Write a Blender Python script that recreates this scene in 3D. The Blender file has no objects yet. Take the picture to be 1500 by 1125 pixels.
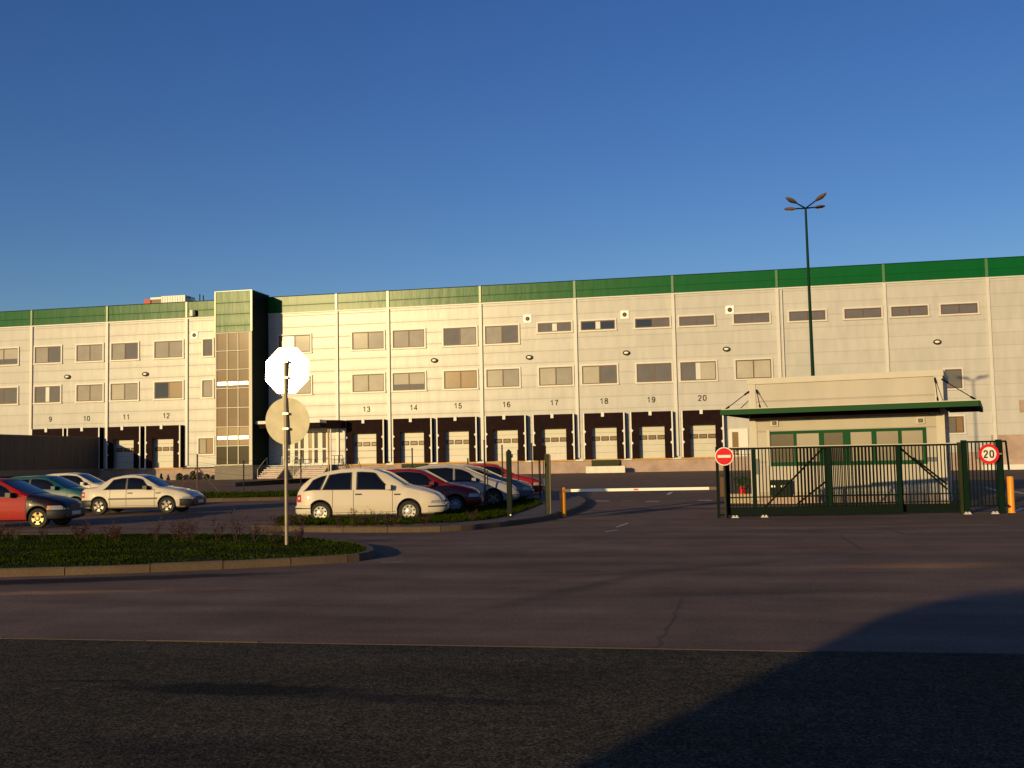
import bpy, math, random
from mathutils import Vector, Matrix
from math import sin, cos, tan, pi, radians, sqrt
random.seed(7)
sc = bpy.context.scene
COL = sc.collection

# ---------------------------------------------------------------- camera
FPX, YAW, PITCH, ROLL, CH = 1570.7, 0.2063, 0.0706, 0.0200, 1.6
D = 117.81                      # distance of the warehouse front (front runs along X)
Fw = Vector((-sin(YAW)*cos(PITCH), cos(YAW)*cos(PITCH), sin(PITCH)))
r0 = Vector((cos(YAW), sin(YAW), 0)); u0 = r0.cross(Fw)
Rt = cos(ROLL)*r0 - sin(ROLL)*u0; Up = sin(ROLL)*r0 + cos(ROLL)*u0
cam = bpy.data.cameras.new('camera'); camo = bpy.data.objects.new('camera', cam); COL.objects.link(camo)
M3 = Matrix((Rt, Up, -Fw)).transposed()
camo.matrix_world = Matrix.Translation((0, 0, CH)) @ M3.to_4x4()
cam.sensor_width = 36; cam.lens = FPX/1500*36; cam.clip_end = 5000; cam.clip_start = 0.1
sc.camera = camo
def ray(x, y): return Fw + (x-750)/FPX*Rt - (y-562.5)/FPX*Up
def G(x, y, z=0.0):             # photograph point on the ground (survey of the site)
    d = ray(x, y); t = (z-CH)/d.z
    return (d.x*t, d.y*t)
def P(x, y, Y):                 # photograph point on a plane parallel to the warehouse
    d = ray(x, y); t = Y/d.y
    return (d.x*t, CH+d.z*t)
def PX(x, y, Y): return P(x, y, Y)[0]

# ---------------------------------------------------------------- materials
def newmat(name):
    m = bpy.data.materials.new(name); m.use_nodes = True
    return m, m.node_tree.nodes, m.node_tree.links, m.node_tree.nodes['Principled BSDF']
def mat(name, col, rough=0.6, metal=0.0, spec=0.5, noise=0.0, nscale=4.0, bump=0.0, bscale=30.0, coat=0.0, coatr=0.05, stretch=(1,1,1)):
    m, N, L, b = newmat(name)
    b.inputs['Base Color'].default_value = (*col, 1); b.inputs['Roughness'].default_value = rough
    b.inputs['Metallic'].default_value = metal; b.inputs['Specular IOR Level'].default_value = spec
    b.inputs['Coat Weight'].default_value = coat; b.inputs['Coat Roughness'].default_value = coatr
    if noise or bump:
        tc = N.new('ShaderNodeTexCoord'); mp = N.new('ShaderNodeMapping'); mp.inputs['Scale'].default_value = stretch
        L.new(tc.outputs['Object'], mp.inputs['Vector'])
    if noise:
        n = N.new('ShaderNodeTexNoise'); n.inputs['Scale'].default_value = nscale; n.inputs['Detail'].default_value = 6
        L.new(mp.outputs[0], n.inputs['Vector'])
        r = N.new('ShaderNodeMapRange'); r.inputs['From Min'].default_value = .3; r.inputs['From Max'].default_value = .7
        r.inputs['To Min'].default_value = 1-noise; r.inputs['To Max'].default_value = 1+noise*.6
        L.new(n.outputs['Fac'], r.inputs['Value'])
        mx = N.new('ShaderNodeVectorMath'); mx.operation = 'SCALE'; mx.inputs[0].default_value = col
        L.new(r.outputs[0], mx.inputs['Scale']); L.new(mx.outputs[0], b.inputs['Base Color'])
    if bump:
        n2 = N.new('ShaderNodeTexNoise'); n2.inputs['Scale'].default_value = bscale; n2.inputs['Detail'].default_value = 4
        L.new(mp.outputs[0], n2.inputs['Vector'])
        bp = N.new('ShaderNodeBump'); bp.inputs['Strength'].default_value = bump; bp.inputs['Distance'].default_value = .02
        L.new(n2.outputs['Fac'], bp.inputs['Height']); L.new(bp.outputs[0], b.inputs['Normal'])
    return m

def cladding(name, col, pitch, zoff, rough, coat):
    """horizontal metal sandwich panels: joint lines every `pitch` metres, slight sheet-to-sheet tone and waviness"""
    m, N, L, b = newmat(name)
    tc = N.new('ShaderNodeTexCoord'); sp = N.new('ShaderNodeSeparateXYZ'); L.new(tc.outputs['Object'], sp.inputs[0])
    def math_(op, a, bb=None):
        n = N.new('ShaderNodeMath'); n.operation = op
        for i, v in enumerate((a, bb)):
            if v is None: continue
            if isinstance(v, (int, float)): n.inputs[i].default_value = v
            else: L.new(v, n.inputs[i])
        return n.outputs[0]
    row = math_('DIVIDE', math_('ADD', sp.outputs['Z'], -zoff), pitch)
    fr = math_('FRACT', row)
    tri = math_('MINIMUM', fr, math_('SUBTRACT', 1.0, fr))
    joint = N.new('ShaderNodeMapRange'); joint.inputs['From Min'].default_value = .012; joint.inputs['From Max'].default_value = .03
    L.new(tri, joint.inputs['Value'])                       # 0 in the joint, 1 on the sheet
    wn = N.new('ShaderNodeTexWhiteNoise'); wn.noise_dimensions = '2D'
    cb = N.new('ShaderNodeCombineXYZ'); L.new(math_('FLOOR', row), cb.inputs[0]); L.new(math_('FLOOR', math_('DIVIDE', sp.outputs['X'], 10.6)), cb.inputs[1])
    L.new(cb.outputs[0], wn.inputs['Vector'])
    tone = N.new('ShaderNodeMapRange'); tone.inputs['To Min'].default_value = .955; tone.inputs['To Max'].default_value = 1.02
    L.new(wn.outputs['Value'], tone.inputs['Value'])
    nz = N.new('ShaderNodeTexNoise'); nz.inputs['Scale'].default_value = .9; nz.inputs['Detail'].default_value = 5
    mp = N.new('ShaderNodeMapping'); mp.inputs['Scale'].default_value = (1.5, 1, .35); L.new(tc.outputs['Object'], mp.inputs[0]); L.new(mp.outputs[0], nz.inputs['Vector'])
    dirt = N.new('ShaderNodeMapRange'); dirt.inputs['From Min'].default_value = .3; dirt.inputs['From Max'].default_value = .7
    dirt.inputs['To Min'].default_value = .91; dirt.inputs['To Max'].default_value = 1.04; L.new(nz.outputs['Fac'], dirt.inputs['Value'])
    jd = math_('ADD', math_('MULTIPLY', joint.outputs[0], .17), .83)
    k = math_('MULTIPLY', math_('MULTIPLY', tone.outputs[0], dirt.outputs[0]), jd)
    mx = N.new('ShaderNodeVectorMath'); mx.operation = 'SCALE'; mx.inputs[0].default_value = col
    L.new(k, mx.inputs['Scale']); L.new(mx.outputs[0], b.inputs['Base Color'])
    b.inputs['Roughness'].default_value = rough; b.inputs['Specular IOR Level'].default_value = .25
    b.inputs['Coat Weight'].default_value = coat; b.inputs['Coat Roughness'].default_value = rough
    # every sheet bows slightly: smooth height over the row + joint groove
    h = math_('ADD', math_('MULTIPLY', math_('SINE', math_('MULTIPLY', row, 6.2832)), .0035), math_('MULTIPLY', joint.outputs[0], .02))
    h2 = math_('ADD', h, math_('MULTIPLY', nz.outputs['Fac'], .02))
    bp = N.new('ShaderNodeBump'); bp.inputs['Strength'].default_value = .6; bp.inputs['Distance'].default_value = 1.0
    L.new(h2, bp.inputs['Height']); L.new(bp.outputs[0], b.inputs['Normal']); L.new(bp.outputs[0], b.inputs['Coat Normal'])
    return m

def ground_mat(name, col, tint, grain, gscale, streak=.0, crack=.0, rough=.85, bump=.3, spec=.3, coarse=False, spots=()):
    m, N, L, b = newmat(name)
    tc = N.new('ShaderNodeTexCoord')
    def noise(scale, det=6, st=(1,1,1), ro=.55):
        mp = N.new('ShaderNodeMapping'); mp.inputs['Scale'].default_value = st; L.new(tc.outputs['Object'], mp.inputs[0])
        n = N.new('ShaderNodeTexNoise'); n.inputs['Scale'].default_value = scale; n.inputs['Detail'].default_value = det; n.inputs['Roughness'].default_value = ro
        L.new(mp.outputs[0], n.inputs['Vector']); return n.outputs['Fac']
    def rng(v, a, bb, c, d):
        r = N.new('ShaderNodeMapRange'); 
        for k_, x_ in zip(('From Min','From Max','To Min','To Max'), (a, bb, c, d)): r.inputs[k_].default_value = x_
        L.new(v, r.inputs['Value']); return r.outputs[0]
    def mul(a, bb):
        n = N.new('ShaderNodeMath'); n.operation = 'MULTIPLY'; L.new(a, n.inputs[0]); L.new(bb, n.inputs[1]); return n.outputs[0]
    big = rng(noise(.16, 5), .3, .7, 0, 1)
    mixc = N.new('ShaderNodeMix'); mixc.data_type = 'RGBA'; mixc.inputs['A'].default_value = (*col, 1); mixc.inputs['B'].default_value = (*tint, 1)
    L.new(big, mixc.inputs['Factor'])
    fine = rng(noise(gscale, 3, ro=.8), .3, .7, 1-grain, 1+grain)
    med = rng(noise(.9, 7), .3, .7, .80, 1.15)
    k = mul(fine, med)
    if coarse:
        vo = N.new('ShaderNodeTexVoronoi'); vo.inputs['Scale'].default_value = 78; L.new(tc.outputs['Object'], vo.inputs['Vector'])
        sx = N.new('ShaderNodeSeparateColor'); L.new(vo.outputs['Color'], sx.inputs[0])
        k = mul(k, rng(sx.outputs[0], .0, 1.0, .34, 1.75)); k = mul(k, rng(noise(9, 4), .35, .65, .75, 1.25))
    if streak:
        s = rng(noise(.5, 5, (.35, 2.2, 1)), .35, .65, 1-streak, 1+streak*.5); k = mul(k, s)
    if crack:
        v = N.new('ShaderNodeTexVoronoi'); v.feature = 'DISTANCE_TO_EDGE'; v.inputs['Scale'].default_value = .16
        mp = N.new('ShaderNodeMapping'); L.new(tc.outputs['Object'], mp.inputs[0])
        wv = N.new('ShaderNodeTexNoise'); wv.inputs['Scale'].default_value = 1.2; L.new(mp.outputs[0], wv.inputs['Vector'])
        ad = N.new('ShaderNodeVectorMath'); ad.operation = 'MULTIPLY_ADD'; ad.inputs[1].default_value = (.9,.9,.9); L.new(wv.outputs['Color'], ad.inputs[0]); L.new(mp.outputs[0], ad.inputs[2])
        L.new(ad.outputs[0], v.inputs['Vector'])
        c = rng(v.outputs['Distance'], .0008, .0025, 1-crack, 1.0); k = mul(k, c)
    for (cx,cy,rx,ry,an,fac,soft) in spots:       # worn or stained areas with edges of their own
        mp = N.new('ShaderNodeMapping'); mp.vector_type='TEXTURE'; mp.inputs['Location'].default_value=(cx,cy,0); mp.inputs['Rotation'].default_value=(0,0,an); mp.inputs['Scale'].default_value=(rx,ry,1)
        wn=N.new('ShaderNodeTexNoise'); wn.inputs['Scale'].default_value=2.2; wn.inputs['Detail'].default_value=7; L.new(tc.outputs['Object'], wn.inputs['Vector'])
        wa=N.new('ShaderNodeVectorMath'); wa.operation='MULTIPLY_ADD'; wa.inputs[1].default_value=(.35,.35,0); L.new(wn.outputs['Color'], wa.inputs[0]); L.new(tc.outputs['Object'], wa.inputs[2])
        wb=N.new('ShaderNodeVectorMath'); wb.operation='ADD'; wb.inputs[1].default_value=(-.175,-.175,0); L.new(wa.outputs[0], wb.inputs[0])
        L.new(wb.outputs[0], mp.inputs[0])
        ln=N.new('ShaderNodeVectorMath'); ln.operation='LENGTH'; sx2=N.new('ShaderNodeVectorMath'); sx2.operation='MULTIPLY'; sx2.inputs[1].default_value=(1,1,0); L.new(mp.outputs[0], sx2.inputs[0]); L.new(sx2.outputs[0], ln.inputs[0])
        f_=rng(ln.outputs['Value'], 1-soft, 1.0+soft*.3, 1.0, 0.0)
        mm=N.new('ShaderNodeMix'); mm.data_type='RGBA'; L.new(f_, mm.inputs['Factor']); L.new(mixc.outputs['Result'], mm.inputs['A']); mm.inputs['B'].default_value=(*fac,1); mixc=mm
    sc_ = N.new('ShaderNodeVectorMath'); sc_.operation = 'SCALE'; L.new(mixc.outputs['Result'], sc_.inputs[0]); L.new(k, sc_.inputs['Scale'])
    L.new(sc_.outputs[0], b.inputs['Base Color']); b.inputs['Roughness'].default_value = rough; b.inputs['Specular IOR Level'].default_value = spec
    bp = N.new('ShaderNodeBump'); bp.inputs['Strength'].default_value = bump; bp.inputs['Distance'].default_value = .01
    L.new(noise(gscale, 3, ro=.8), bp.inputs['Height']); L.new(bp.outputs[0], b.inputs['Normal'])
    return m

M = {}
M['white_clad'] = cladding('cream cladding', (.485, .475, .47), 1.335, 0.35, .30, .0)
M['green_clad'] = cladding('green cladding', (.0015, .092, .020), 1.335, .30, .28, .0)
M['green_clad'].node_tree.nodes['Principled BSDF'].inputs['Specular IOR Level'].default_value = .145
M['pilaster'] = mat('pilaster white', (.58, .565, .56), .38, spec=.4, noise=.05, nscale=2)
M['pilaster_g'] = mat('pilaster green', (.06, .17, .06), .3, spec=.6, noise=.1)
M['plinth'] = ground_mat('plinth concrete', (.40, .29, .25), (.36, .27, .23), .06, 12, rough=.9)
M['plinth_grey'] = mat('grey render', (.19, .165, .14), .9, noise=.12, nscale=1.5)
M['bumper'] = mat('ochre dock edge', (.50, .27, .06), .6, noise=.25, nscale=3)
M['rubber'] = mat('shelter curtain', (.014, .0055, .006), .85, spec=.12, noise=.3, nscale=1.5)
M['black'] = mat('black', (.008, .008, .009), .5)
M['white'] = mat('white paint', (.68, .67, .64), .5, spec=.3, noise=.04)
M['vent'] = mat('vent white', (.85, .85, .88), .4)
M['door'] = mat('door panel', (.50, .48, .43), .45, noise=.05, nscale=1.2)
M['door_grey'] = mat('dock plate grey', (.42, .40, .40), .5, metal=.2, noise=.1)
M['brown'] = mat('window frame brown', (.10, .045, .022), .5)
def glass(name, c, spec=.5, rough=.06): return mat(name, c, rough, spec=spec, noise=.12, nscale=.8)
M['g_blind'] = glass('pane with drawn blind', (.31, .275, .24))
M['g_blind2'] = glass('pane with pale blind', (.42, .38, .31))
M['g_mid'] = glass('pane half dark', (.13, .115, .115))
M['g_dark'] = glass('dark pane', (.025, .028, .05))
M['g_tan'] = mat('tan pane', (.22, .14, .075), .2, spec=.3, noise=.1)
M['g_stair'] = mat('stair glazing', (.22, .155, .10), .12, spec=.2, noise=.12, nscale=.8)
M['g_stair_d'] = mat('stair glazing low', (.030, .020, .010), .2, spec=.15)
M['frame'] = mat('aluminium frame', (.58, .54, .44), .5, spec=.3)
M['ink'] = mat('number black', (.02, .015, .012), .6)
M['green'] = mat('green steel', (.0015, .014, .006), .6, spec=.12)
M['fascia'] = mat('fascia green', (.010, .060, .016), .6, spec=.12)
M['darkgreen'] = mat('dark green steel', (.002, .0075, .0045), .6, spec=.12)
M['olive'] = mat('olive post', (.022, .028, .009), .6, spec=.2, noise=.3, nscale=6)
M['galv'] = mat('galvanised steel', (.42, .40, .36), .42, metal=.75, noise=.12, nscale=8)
M['alu'] = mat('sign back aluminium', (.80, .78, .74), .30, metal=.9, noise=.06, nscale=5)
M['alu_dull'] = mat('sign back dull', (.50, .455, .34), .6, spec=.2, metal=.15, noise=.14, nscale=5)
M['orange'] = mat('orange bollard', (.80, .30, .006), .4, noise=.06, nscale=3)
M['red'] = mat('sign red', (.65, .008, .01), .4)
M['signwhite'] = mat('sign white', (.80, .76, .70), .4)
M['lampgrey'] = mat('lamp housing', (.12, .085, .07), .5, spec=.3)
M['lens'] = mat('lamp glass', (.07, .05, .04), .12, spec=.8)
M['grass'] = mat('grass blades', (.022, .036, .0010), .9, spec=.03, noise=.5, nscale=.9)
M['soil'] = mat('soil', (.016, .020, .003), .95, spec=.03, noise=.4, nscale=3, bump=.6, bscale=25)
M['twig'] = mat('twigs', (.028, .012, .009), .8, noise=.2, nscale=9)
M['leaf'] = mat('red brown leaves', (.045, .012, .008), .65)
M['leafg'] = mat('plant leaves', (.018, .045, .012), .6)
M['kerb'] = ground_mat('kerb stone', (.115, .075, .046), (.085, .060, .042), .2, 30)
M['paving'] = ground_mat('pavement', (.12, .09, .08), (.10, .078, .07), .15, 40)
M['joint']=mat('joint',(.05,.036,.032),.9)
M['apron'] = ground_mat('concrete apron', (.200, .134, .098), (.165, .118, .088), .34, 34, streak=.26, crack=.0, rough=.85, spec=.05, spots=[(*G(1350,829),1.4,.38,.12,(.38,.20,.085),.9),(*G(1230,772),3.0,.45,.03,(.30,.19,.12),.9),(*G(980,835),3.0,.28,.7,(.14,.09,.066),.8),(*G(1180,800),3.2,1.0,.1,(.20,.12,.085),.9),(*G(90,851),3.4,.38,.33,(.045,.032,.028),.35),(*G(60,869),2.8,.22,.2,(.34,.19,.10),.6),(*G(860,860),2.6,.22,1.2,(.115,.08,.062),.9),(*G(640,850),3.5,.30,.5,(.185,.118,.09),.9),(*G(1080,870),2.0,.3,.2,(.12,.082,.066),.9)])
M['yard'] = ground_mat('yard asphalt', (.215, .138, .100), (.165, .115, .085), .2, 30, streak=.2, spec=.05)
M['road'] = ground_mat('road asphalt', (.068, .056, .038), (.056, .048, .032), 1.0, 42, streak=.18, bump=1.0, rough=.9, spec=.05, coarse=True, spots=[(*G(345,1010),1.0,.20,.02,(.022,.021,.018),.35),(*G(620,1024),1.1,.10,-.02,(.036,.033,.027),.25),(*G(130,1000),.5,.05,.1,(.026,.024,.02),.5),(*G(250,1100),1.2,.35,.0,(.040,.035,.028),.8)])
M['paint'] = mat('road paint', (.72, .66, .62), .7, noise=.35, nscale=5)
M['tyre'] = mat('tyre', (.014, .013, .013), .75)
M['under'] = mat('underbody', (.006, .006, .006), .9)
M['trim'] = mat('black plastic', (.018, .016, .018), .5)
M['hub'] = mat('hubcap silver', (.62, .58, .50), .3, metal=.5)
M['hub_dark'] = mat('rim dark', (.16, .12, .09), .4, metal=.5)
M['headlamp'] = mat('headlamp glass', (.28, .28, .27), .08, spec=.9, coat=.6)
M['tail'] = mat('tail lamp', (.45, .008, .008), .15, coat=1)
M['indic'] = mat('indicator', (.65, .22, .02), .2, coat=.5)
M['plate'] = mat('number plate', (.55, .53, .48), .5)
M['carglass'] = mat('car glass', (.004, .004, .006), .05, spec=.32)
M['curtain'] = mat('trailer curtain', (.085, .068, .062), .7, noise=.2, nscale=.7, stretch=(1,1,.2))
M['trailer_side'] = mat('trailer rave', (.16, .145, .115), .6, noise=.15)
def paint(name, c, rough=.4, coat=.45): return mat(name, c, rough, spec=.3, coat=coat, coatr=.04, noise=.03, nscale=1)

# ---------------------------------------------------------------- mesh helpers
class MB:
    def __init__(s): s.v=[]; s.f=[]; s.m=[]; s.mats=[]; s.cur=0
    def use(s, m):
        if m not in s.mats: s.mats.append(m)
        s.cur = s.mats.index(m); return s
    def face(s, idx): s.f.append(tuple(idx)); s.m.append(s.cur)
    def quad(s, *p):
        b=len(s.v); s.v += [tuple(q) for q in p]; s.face(range(b, b+len(p)))
    def box(s, x0,x1,y0,y1,z0,z1, T=None):
        b=len(s.v); c=[(x0,y0,z0),(x1,y0,z0),(x1,y1,z0),(x0,y1,z0),(x0,y0,z1),(x1,y0,z1),(x1,y1,z1),(x0,y1,z1)]
        s.v += [tuple(T@Vector(q)) if T else q for q in c]
        for f in ((3,2,1,0),(4,5,6,7),(0,1,5,4),(1,2,6,5),(2,3,7,6),(3,0,4,7)): s.face([b+i for i in f])
        return s
    def tube(s, a, b_, r, r2=None, n=8, cap=True):
        a=Vector(a); b_=Vector(b_); r2=r if r2 is None else r2
        d=(b_-a).normalized(); t=Vector((0,0,1)) if abs(d.z)<.9 else Vector((1,0,0))
        p=d.cross(t).normalized(); q=d.cross(p); b=len(s.v)
        for c_,rr in ((a,r),(b_,r2)):
            for i in range(n):
                an=2*pi*i/n; s.v.append(tuple(c_+p*(rr*cos(an))+q*(rr*sin(an))))
        for i in range(n):
            j=(i+1)%n; s.face((b+i,b+n+i,b+n+j,b+j))
        if cap: s.face([b+i for i in range(n)]); s.face([b+n+i for i in range(n-1,-1,-1)])
        return s
    def bar(s, a, b_, w, h):      # rectangular bar between two points
        a=Vector(a); b_=Vector(b_); d=(b_-a).normalized(); t=Vector((0,0,1)) if abs(d.z)<.95 else Vector((0,1,0))
        p=d.cross(t).normalized()*w/2; q=p.cross(d).normalized()*h/2; b=len(s.v)
        for c_ in (a,b_):
            for k in (-p-q,p-q,p+q,-p+q): s.v.append(tuple(c_+k))
        for f in ((0,1,2,3),(7,6,5,4),(0,4,5,1),(1,5,6,2),(2,6,7,3),(3,7,4,0)): s.face([b+i for i in f])
        return s
    def prism(s, pts, z0, z1):    # plan polygon, counter-clockwise
        b=len(s.v); n=len(pts)
        s.v += [(p[0],p[1],z0) for p in pts]+[(p[0],p[1],z1) for p in pts]
        s.face([b+i for i in range(n-1,-1,-1)]); s.face([b+n+i for i in range(n)])
        for i in range(n): j=(i+1)%n; s.face((b+i,b+j,b+n+j,b+n+i))
        return s
    def disc(s, c, nrm, r, th, n=32, rot=0):
        c=Vector(c); nrm=Vector(nrm).normalized(); t=Vector((0,0,1)); p=nrm.cross(t).normalized(); q=nrm.cross(p); b=len(s.v)
        for k in (0,1):
            for i in range(n):
                an=2*pi*i/n+rot; s.v.append(tuple(c+nrm*(th*k)+p*(r*cos(an))+q*(r*sin(an))))
        s.face([b+i for i in range(n)][::-1]); s.face([b+n+i for i in range(n)])
        for i in range(n): j=(i+1)%n; s.face((b+i,b+j,b+n+j,b+n+i))
        return s
    def build(s, name, parent=None, mat_=None, smooth=False, angle=35, loc=None):
        me=bpy.data.meshes.new(name); me.from_pydata(s.v, [], s.f)
        if mat_ is not None: me.materials.append(mat_)
        else:
            for m in s.mats: me.materials.append(m)
            if len(s.mats)>1: me.polygons.foreach_set('material_index', s.m)
        me.update()
        if smooth:
            me.polygons.foreach_set('use_smooth', [True]*len(me.polygons)); me.set_sharp_from_angle(angle=radians(angle))
        o=bpy.data.objects.new(name, me); COL.objects.link(o)
        if parent: o.parent=parent
        if loc: o.location=loc
        return o
def recalc(o):
    import bmesh
    bm=bmesh.new(); bm.from_mesh(o.data); bmesh.ops.recalc_face_normals(bm, faces=bm.faces); bm.to_mesh(o.data); bm.free(); return o
def tag(o, label, cat, group=None):
    o['label']=label; o['category']=cat
    if group: o['group']=group
    return o
def thing(name, label, cat, loc=(0,0,0), rz=0, group=None):
    o=bpy.data.objects.new(name, None); COL.objects.link(o); o.location=loc; o.rotation_euler=(0,0,rz); o.empty_display_size=.2
    return tag(o, label, cat, group)
def struct(o, kind='structure'): o['kind']=kind; return o

# ---------------------------------------------------------------- light
SAZ, SEL = radians(21.9), radians(9.3)          # light travels towards +Y, turned 22 deg to +X
w = bpy.data.worlds.new('World'); sc.world = w; w.use_nodes = True
N, L = w.node_tree.nodes, w.node_tree.links
sky = N.new('ShaderNodeTexSky'); sky.sky_type='NISHITA'; sky.sun_disc=False
sky.sun_elevation=SEL; sky.sun_rotation=pi+SAZ; sky.altitude=200; sky.air_density=1.0; sky.dust_density=.35; sky.ozone_density=3.0
hs = N.new('ShaderNodeHueSaturation'); hs.inputs['Saturation'].default_value=1.20; hs.inputs['Hue'].default_value=.521
L.new(sky.outputs[0], hs.inputs['Color']); L.new(hs.outputs[0], N['Background'].inputs[0]); N['Background'].inputs[1].default_value=.110
sl = bpy.data.lights.new('sun','SUN'); sl.energy=4.5; sl.angle=radians(.45); sl.color=(1,.725,.32)
so = bpy.data.objects.new('sun', sl); COL.objects.link(so)
so.rotation_euler = Vector((sin(SAZ)*cos(SEL), cos(SAZ)*cos(SEL), -sin(SEL))).to_track_quat('-Z','Y').to_euler()
sc.view_settings.view_transform='Standard'; sc.view_settings.look='None'; sc.view_settings.exposure=0; sc.view_settings.gamma=1

# ---------------------------------------------------------------- the ground
struct(MB().box(-900,900,-300,1200,-1.0,0.0).build('ground', mat_=M['yard']))
struct(MB().box(-300,300,-14,9.1,0.0,0.004).build('road', mat_=M['road']))
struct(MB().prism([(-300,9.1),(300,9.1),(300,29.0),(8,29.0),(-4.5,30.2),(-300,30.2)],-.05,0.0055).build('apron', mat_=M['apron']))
# thin steel edge at the lip of the apron, slightly broken and uneven
mb=MB(); x=-60
while x<60:
    l=random.uniform(.8,2.4); mb.box(x,x+l,9.10+random.uniform(-.008,.008),9.125+random.uniform(-.01,.01),0,.011+random.uniform(0,.004)); x+=l+random.choice((0,.0,.02,.12))
struct(mb.build('apron_edge', mat_=M['joint']))
# joints, crack and patches in the concrete, laid as thin sheets
def ribbon(pts, wd, z, name, m):
    mb=MB()
    for (a,b_) in zip(pts[:-1],pts[1:]):
        a=Vector((*a,0)); b_=Vector((*b_,0)); n=(b_-a).normalized(); p=Vector((-n.y,n.x,0))*wd/2
        mb.quad(*[( q.x,q.y,z) for q in (a-p,b_-p,b_+p,a+p)])
    return mb.build(name, mat_=m)
def wob(pts, n, a):
    out=[]
    for (p,q) in zip(pts[:-1],pts[1:]):
        for i in range(n):
            t=i/n; out.append((p[0]+(q[0]-p[0])*t+random.uniform(-a,a), p[1]+(q[1]-p[1])*t+random.uniform(-a,a)))
    out.append(pts[-1]); return out
struct(ribbon(wob([G(958,953),G(985,905),G(998,878)],7,.03),.009,.014,'crack',M['joint']))
struct(ribbon([G(1230,785),G(1262,806)],.03,.014,'joint',M['joint']))
struct(ribbon([G(1300,776),G(1325,783),G(1346,782)],.05,.014,'joint',M['joint']))
M['stain']=ground_mat('ochre stain',(.20,.155,.11),(.16,.13,.10),.12,30)
M['patch']=ground_mat('dark asphalt patch',(.030,.030,.029),(.022,.022,.022),.7,55,bump=.9)
def blob(cx,cy,rx,ry,z,name,m,n=28,j=.18,an=0):
    pts=[]
    for i in range(n):
        a=2*pi*i/n; k=1+random.uniform(-j,j); x=rx*cos(a)*k; y=ry*sin(a)*k
        pts.append((cx+x*cos(an)-y*sin(an), cy+x*sin(an)+y*cos(an), z))
    mb=MB(); mb.quad(*pts); return mb.build(name, mat_=m)
# lane marks
def mark(px0,px1,py,name='lane_mark',h=.22,z=.005):
    a=G(px0,py); b=G(px1,py); return struct(ribbon([a,b],h,z,name,M['paint']))
for a,b,y in ((871,893,734),(946,966,734.5),(1023,1043,733)): mark(a,b,y,h=.35)
for a,b,y in ((912,930,733.5),(992,1005,733)): mark(a,b,y,h=.12)
struct(ribbon([G(978,724.5),G(984,721)],.14,.005,'lane_mark',M['paint']))
struct(ribbon([G(886,780),G(905,777)],.05,.014,'lane_mark',M['paint'])); struct(ribbon([G(903,773),G(920,767)],.05,.014,'lane_mark',M['paint']))
struct(ribbon([G(560,825),G(590,824)],.03,.014,'lane_mark',M['paint']))
for a,b in ((( 1422,713),(1440,713)),((1442,714),(1462,719)),((1484,720),(1500,723)),((1391,722),(1408,722)),((1484,762-12),(1500,744))):
    struct(ribbon([G(*a),G(*b)],.14,.005,'lane_mark',M['paint']))
# gate rail sunk in the ground
a=G(1010,765); b=G(1052,759)

# kerbed islands ------------------------------------------------------------
def inset(pts, d):
    n=len(pts); out=[]
    for i in range(n):
        p0=Vector(pts[i-1]); p=Vector(pts[i]); p1=Vector(pts[(i+1)%n])
        a=(p-p0).normalized(); b=(p1-p).normalized(); na=Vector((-a.y,a.x)); nb=Vector((-b.y,b.x)); m=(na+nb)
        m=m/max(.5,m.length_squared)*2 if m.length>0 else na
        out.append((p.x+m.x*d, p.y+m.y*d))
    return out
def smooth_poly(pts, it=2):
    for _ in range(it):
        o=[]
        for i in range(len(pts)):
            p=pts[i]; q=pts[(i+1)%len(pts)]
            o+= [(p[0]*.75+q[0]*.25,p[1]*.75+q[1]*.25),(p[0]*.25+q[0]*.75,p[1]*.25+q[1]*.75)]
        pts=o
    return pts
def resample_closed(pts, step):
    out=[]; n=len(pts)
    for i in range(n):
        p=Vector(pts[i]); q=Vector(pts[(i+1)%n]); l=(q-p).length; k=max(1,round(l/step))
        for j in range(k): out.append(tuple(p.lerp(q,j/k)))
    return out
def kerb_ring(outer, name, h=.13, wd=.14, step=.9, gap=.014):
    """one stone after another round the outline"""
    inn=inset(outer, wd); mb=MB(); n=len(outer)
    acc=0; start=0; i=0
    # dense outline; group edges into stones of about `step`
    while i<n:
        j=i; l=0
        while j<n and l<step:
            l+=(Vector(outer[(j+1)%n])-Vector(outer[j])).length; j+=1
        dz=random.uniform(-.006,.006)
        o_=[outer[k%n] for k in range(i,j+1)]; i_=[inn[k%n] for k in range(i,j+1)]
        # small gaps between stones
        def trim(seq,e):
            s0=Vector(seq[0]); s1=Vector(seq[1]); seq[0]=tuple(s0+(s1-s0).normalized()*gap)
        trim(o_,0); trim(i_,0)
        ch=.025
        oc=inset_line(o_, i_, ch/wd)
        for k in range(len(o_)-1):
            b=len(mb.v)
            for (o1,c1,n1) in ((o_[k],oc[k],i_[k]),(o_[k+1],oc[k+1],i_[k+1])):
                mb.v += [(*o1,-.05),(*o1,h-ch+dz),(*c1,h+dz),(*n1,h+dz),(*n1,-.05)]
            for q in range(4): mb.face((b+q,b+5+q,b+6+q,b+1+q))
            if k==0: mb.face((b,b+1,b+2,b+3,b+4))
            if k==len(o_)-2: mb.face((b+9,b+8,b+7,b+6,b+5))
        i=j
    o=recalc(mb.build(name, mat_=M['kerb'])); return struct(o), inn
def inset_line(o_, i_, t): return [(a[0]+(b[0]-a[0])*t, a[1]+(b[1]-a[1])*t) for a,b in zip(o_,i_)]
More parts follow.
